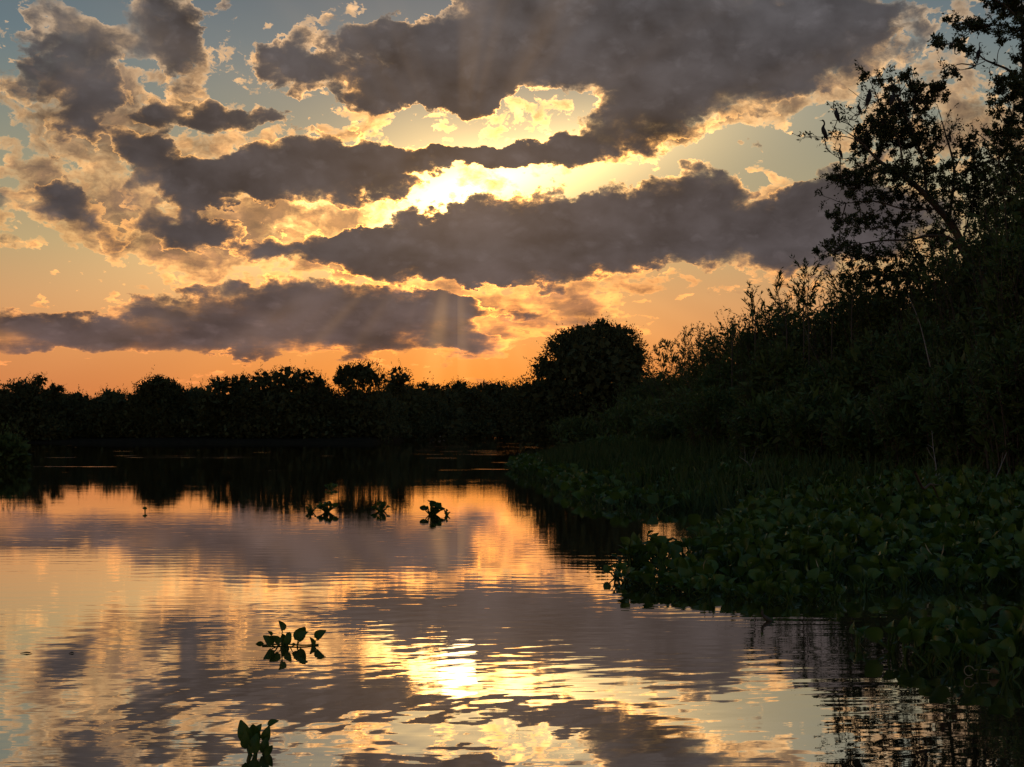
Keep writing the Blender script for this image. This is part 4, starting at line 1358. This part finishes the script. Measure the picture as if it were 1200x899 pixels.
def drifting_sprig():
    """the two drifting plants in the near water: leaf by leaf"""
    rng = np.random.default_rng(5)
    c = on_water(334, 757)
    root = empty("hyacinth_plant", c, "sprawling sprig of rounded dark leaves on thin stalks, drifting in the near left water", "water plant", "drifting plants in the near water")
    dep = c[1]
    s = dep / FPX
    # joint px, tip px, size (px), roll, depth offset
    for (jx, jy, tx, ty, sz, roll, dz, bx) in [
        (331, 739, 327, 724, 14, 1.5, 0.00, 334), (309, 757, 294, 757, 15, 1.4, 0.10, 325), (318, 756, 309, 744, 17, 4.6, -0.05, 330), (326, 755, 318, 746, 16, 1.7, -0.10, 332),
        (333, 756, 332, 742, 16, 1.5, 0.05, 334), (338, 754, 340, 742, 14, 4.5, -0.08, 335), (349, 751, 358, 732, 21, 1.4, 0.02, 347), (352, 748, 360, 740, 14, 4.4, -0.06, 348),
        (371, 749, 384, 735, 17, 4.9, 0.06, 366), (366, 757, 364, 745, 12, 1.3, 0.00, 364), (318, 745, 312, 736, 8, 1.5, 0.02, 328), (337, 746, 341, 737, 7, 1.5, 0.02, 335),
        (343, 757, 350, 757, 10, 1.5, -0.12, 340),
    ]:
        j = at(jx, jy, dep + dz); t = at(tx, ty, dep + dz + rng.uniform(-0.03, 0.03))
        base = np.array([(bx - 600) * s, dep + dz * 0.5, -0.02])
        b = Bag()
        hyacinth_leaf(b, base, j, t - j, roll, sz * s * 0.88, rng, thick=0.0028, wide=0.82)
        b.build("leaf", M_HYA, root, True)
    b = Bag()                                                  # the floating runner that joins them
    b.tube(smooth_line([(c[0] - 0.14, dep, 0.004), (c[0], dep + 0.02, 0.008), (c[0] + 0.10, dep - 0.01, 0.006), (c[0] + 0.20, dep + 0.03, 0.004)], 10), np.full(10, 0.005), 5)
    b.build("runner", M_HYA, root, True)
    c = on_water(302, 884)
    root = empty("hyacinth_plant", c, "upright dark plant with two leaf groups at the lower edge, nearest of the drifting plants", "water plant", "drifting plants in the near water")
    dep = c[1]
    s = dep / FPX
    for (jx, jy, tx, ty, sz, roll, dz, bx) in [
        (290, 868, 282, 845, 24, 4.5, 0.00, 296), (296, 874, 297, 850, 25, 1.6, 0.02, 298), (298, 866, 305, 849, 18, 4.8, 0.04, 298), (291, 876, 287, 858, 19, 4.4, -0.02, 297),
        (299, 882, 300, 862, 21, 4.6, -0.03, 299), (311, 868, 316, 846, 17, 4.9, 0.03, 309), (315, 851, 327, 843, 13, 4.7, 0.04, 310), (309, 882, 312, 866, 17, 4.9, 0.00, 308),
        (313, 886, 319, 872, 14, 1.6, -0.02, 309),
    ]:
        j = at(jx, jy, dep + dz); t = at(tx, ty, dep + dz + rng.uniform(-0.02, 0.02))
        base = np.array([(bx - 600) * s, dep + dz * 0.5, -0.02])
        b = Bag()
        hyacinth_leaf(b, base, j, t - j, roll, sz * s * 1.05, rng, thick=0.004, wide=0.66)
        b.build("leaf", M_HYA, root, True)


drifting_sprig()


# ------------------------------------------------------------------ small things
def small_things():
    rng = np.random.default_rng(9)
    # lone sprout far left in the river
    c = on_water(170, 600)
    s = c[1] / FPX
    root = empty("sprout", c, "tiny lone dark sprout standing in the open water on the left", "water plant")
    b = Bag(); b.tube([c + [0, 0, -0.03], c + [0, 0, 0.03], c + [0.005, 0, 0.05]], [0.012, 0.010, 0.009], 6)
    b.build("stalk", M_HYA, root, True)
    b = Bag(); hyacinth_leaf(b, c + [0, 0, 0.04], c + [0.012, 0, 0.045], (-0.8, 0.1, 0.35), 4.6, 0.065, rng)
    hyacinth_leaf(b, c + [0, 0, 0.04], c + [-0.002, 0, 0.045], (0.7, -0.2, 0.3), 1.5, 0.05, rng)
    b.build("leaf", M_HYA, root, True)
    # dark stub right of centre
    c = on_water(897, 728)
    root = empty("driftwood_stub", c, "small dark crooked stub poking from the water in front of the large mat", "driftwood")
    b = Bag(); b.tube(smooth_line([c + [0.055, 0.01, -0.01], c + [0.02, 0, 0.012], c + [-0.012, 0, 0.035], c + [-0.022, 0, 0.055], c + [-0.020, 0, 0.082]], 12),
                      np.interp(np.linspace(0, 1, 12), [0, 0.25, 0.5, 0.75, 1], [0.010, 0.017, 0.011, 0.010, 0.005]), 7)
    b.build("stub", M_BARK, root, True)
    b = Bag(); b.leaves(np.array([c + [0.01, 0, 0.015], c + [0.03, 0.01, 0.008], c + [-0.018, 0, 0.06]]), np.array([[1, 0.1, 0.25], [1, -0.3, 0.05], [-0.2, 0, 1.0]]), 0.05, 0.02, rng)
    b.build("leaf", M_HYA, root)
    # flat debris on the left
    for px, py, L, lab in [(31, 766, 0.075, "larger dark floating twig scrap near the left edge of the water"), (84, 766, 0.035, "small dark floating twig scrap right of the larger one")]:
        c = on_water(px, py)
        root = empty("floating_twig", c, lab, "twig", "twig scraps adrift on the left")
        b = Bag(); b.tube(smooth_line([c + [-L / 2, 0, 0.002], c + [0, 0.01, 0.006], c + [L / 2, -0.01, 0.002]], 8), np.array([.001, .002, .003, .004, .004, .003, .002, .001]), 5)
        b.build("twig", M_BARK, root, True)
        b = Bag(); b.leaves(np.array([c + [0, 0, 0.004], c + [L * 0.15, 0, 0.005]]), np.array([[0.8, 0.3, 0.12], [-0.8, 0.3, 0.08]]), L * 0.35, L * 0.10, rng)
        b.build("leaf", M_HYA, root)
    # pale looped stalk by the lower right raft
    c = on_water(1146, 793)
    root = empty("floating_stalk", c, "pale looped dry stalk floating against the lower right raft", "dead stalk")
    b = Bag()
    ang = np.linspace(0.4, 5.6, 14)
    loop = np.stack([c[0] - 0.045 + 0.024 * np.cos(ang), np.full(14, c[1]) + 0.012 * np.sin(ang * 0.5), 0.030 + 0.026 * np.sin(ang)], axis=1)
    b.tube(loop, np.full(14, 0.0026), 5)
    b.tube(smooth_line([c + [-0.02, 0, 0.034], c + [0.02, 0.01, 0.036], c + [0.06, 0, 0.034]], 7), np.full(7, 0.0028), 5)
    b.build("stalk", M_STRAW, root, True)
    b = Bag(); hyacinth_leaf(b, c + [0.05, 0, 0.02], c + [0.062, 0, 0.022], (1, 0, 0.0), 1.6, 0.05, rng, thick=0.002)
    b.build("leaf", M_STRAW, root, True)
    # far pale log on the far bank
    c = at(509, 515, 270); c[2] = 0.3
    root = empty("fallen_log", c, "faint pale grey log lying at the far waterline below the treeline", "log")
    b = Bag(); b.tube(smooth_line([c + [-1.7, 0, 0.62], c + [-0.7, 0, 0.5], c + [0.8, 0.2, 0.25], c + [2.0, 0.2, -0.1]], 10), np.linspace(0.30, 0.12, 10), 8)
    b.build("trunk", M_PALE, root, True)
    b = Bag(); b.tube(smooth_line([c + [-0.4, 0, 0.4], c + [-0.1, 0, 0.75], c + [0.15, 0.1, 0.9]], 6), np.linspace(0.09, 0.04, 6), 6)
    b.build("branch", M_PALE, root, True)
    # bare stems in the thicket
    for pts, dep, r, mat, lab in [
        ([(1072, 553), (1082, 572), (1092, 568), (1104, 592), (1124, 614)], 16.5, 0.020, M_BARK, "dark bare branch slanting down into the large hyacinth mat"),
        ([(1096, 566), (1097, 548), (1094, 528), (1092, 505)], 22.0, 0.011, M_PALE, "thin pale dead stem standing upright behind the hyacinth mat"),
        ([(1146, 600), (1160, 575), (1172, 548), (1180, 530)], 21.0, 0.010, M_PALE, "thin pale stem leaning right in the shade near the right edge"),
        ([(1090, 430), (1078, 380), (1064, 345)], 29.5, 0.014, M_PALE, "thin pale leafless stem leaning left high in the thicket"),
        ([(968, 440), (950, 405), (942, 380)], 40.0, 0.013, M_BARK, "grey leafless stem under the feathery shoots"),
        ([(890, 570), (878, 545), (866, 535)], 30.0, 0.012, M_PALE, "short pale dead stem low in the middle of the bank"),
    ]:
        P = [at(x, y, dep + 0.3 * i) for i, (x, y) in enumerate(pts)]
        root = empty("dead_stem", P[0], lab, "dead branch", "bare stems in the right bank")
        b = Bag(); q = smooth_line(P, 5 * len(P)); b.tube(q, np.linspace(r, r * 0.4, len(q)), 6)
        b.build("stem", mat, root, True)
        b = Bag()
        for t in (0.45, 0.7):
            o, d = along(q, np.array([t]))
            e = o[0] + d[0] / np.linalg.norm(d[0]) * 0.25 + rng.normal(scale=0.12, size=3)
            b.tube([o[0], (o[0] + e) / 2 + rng.normal(scale=0.02, size=3), e], [r * 0.5, r * 0.4, r * 0.2], 5)
        b.build("twig", mat, root, True)


small_things()
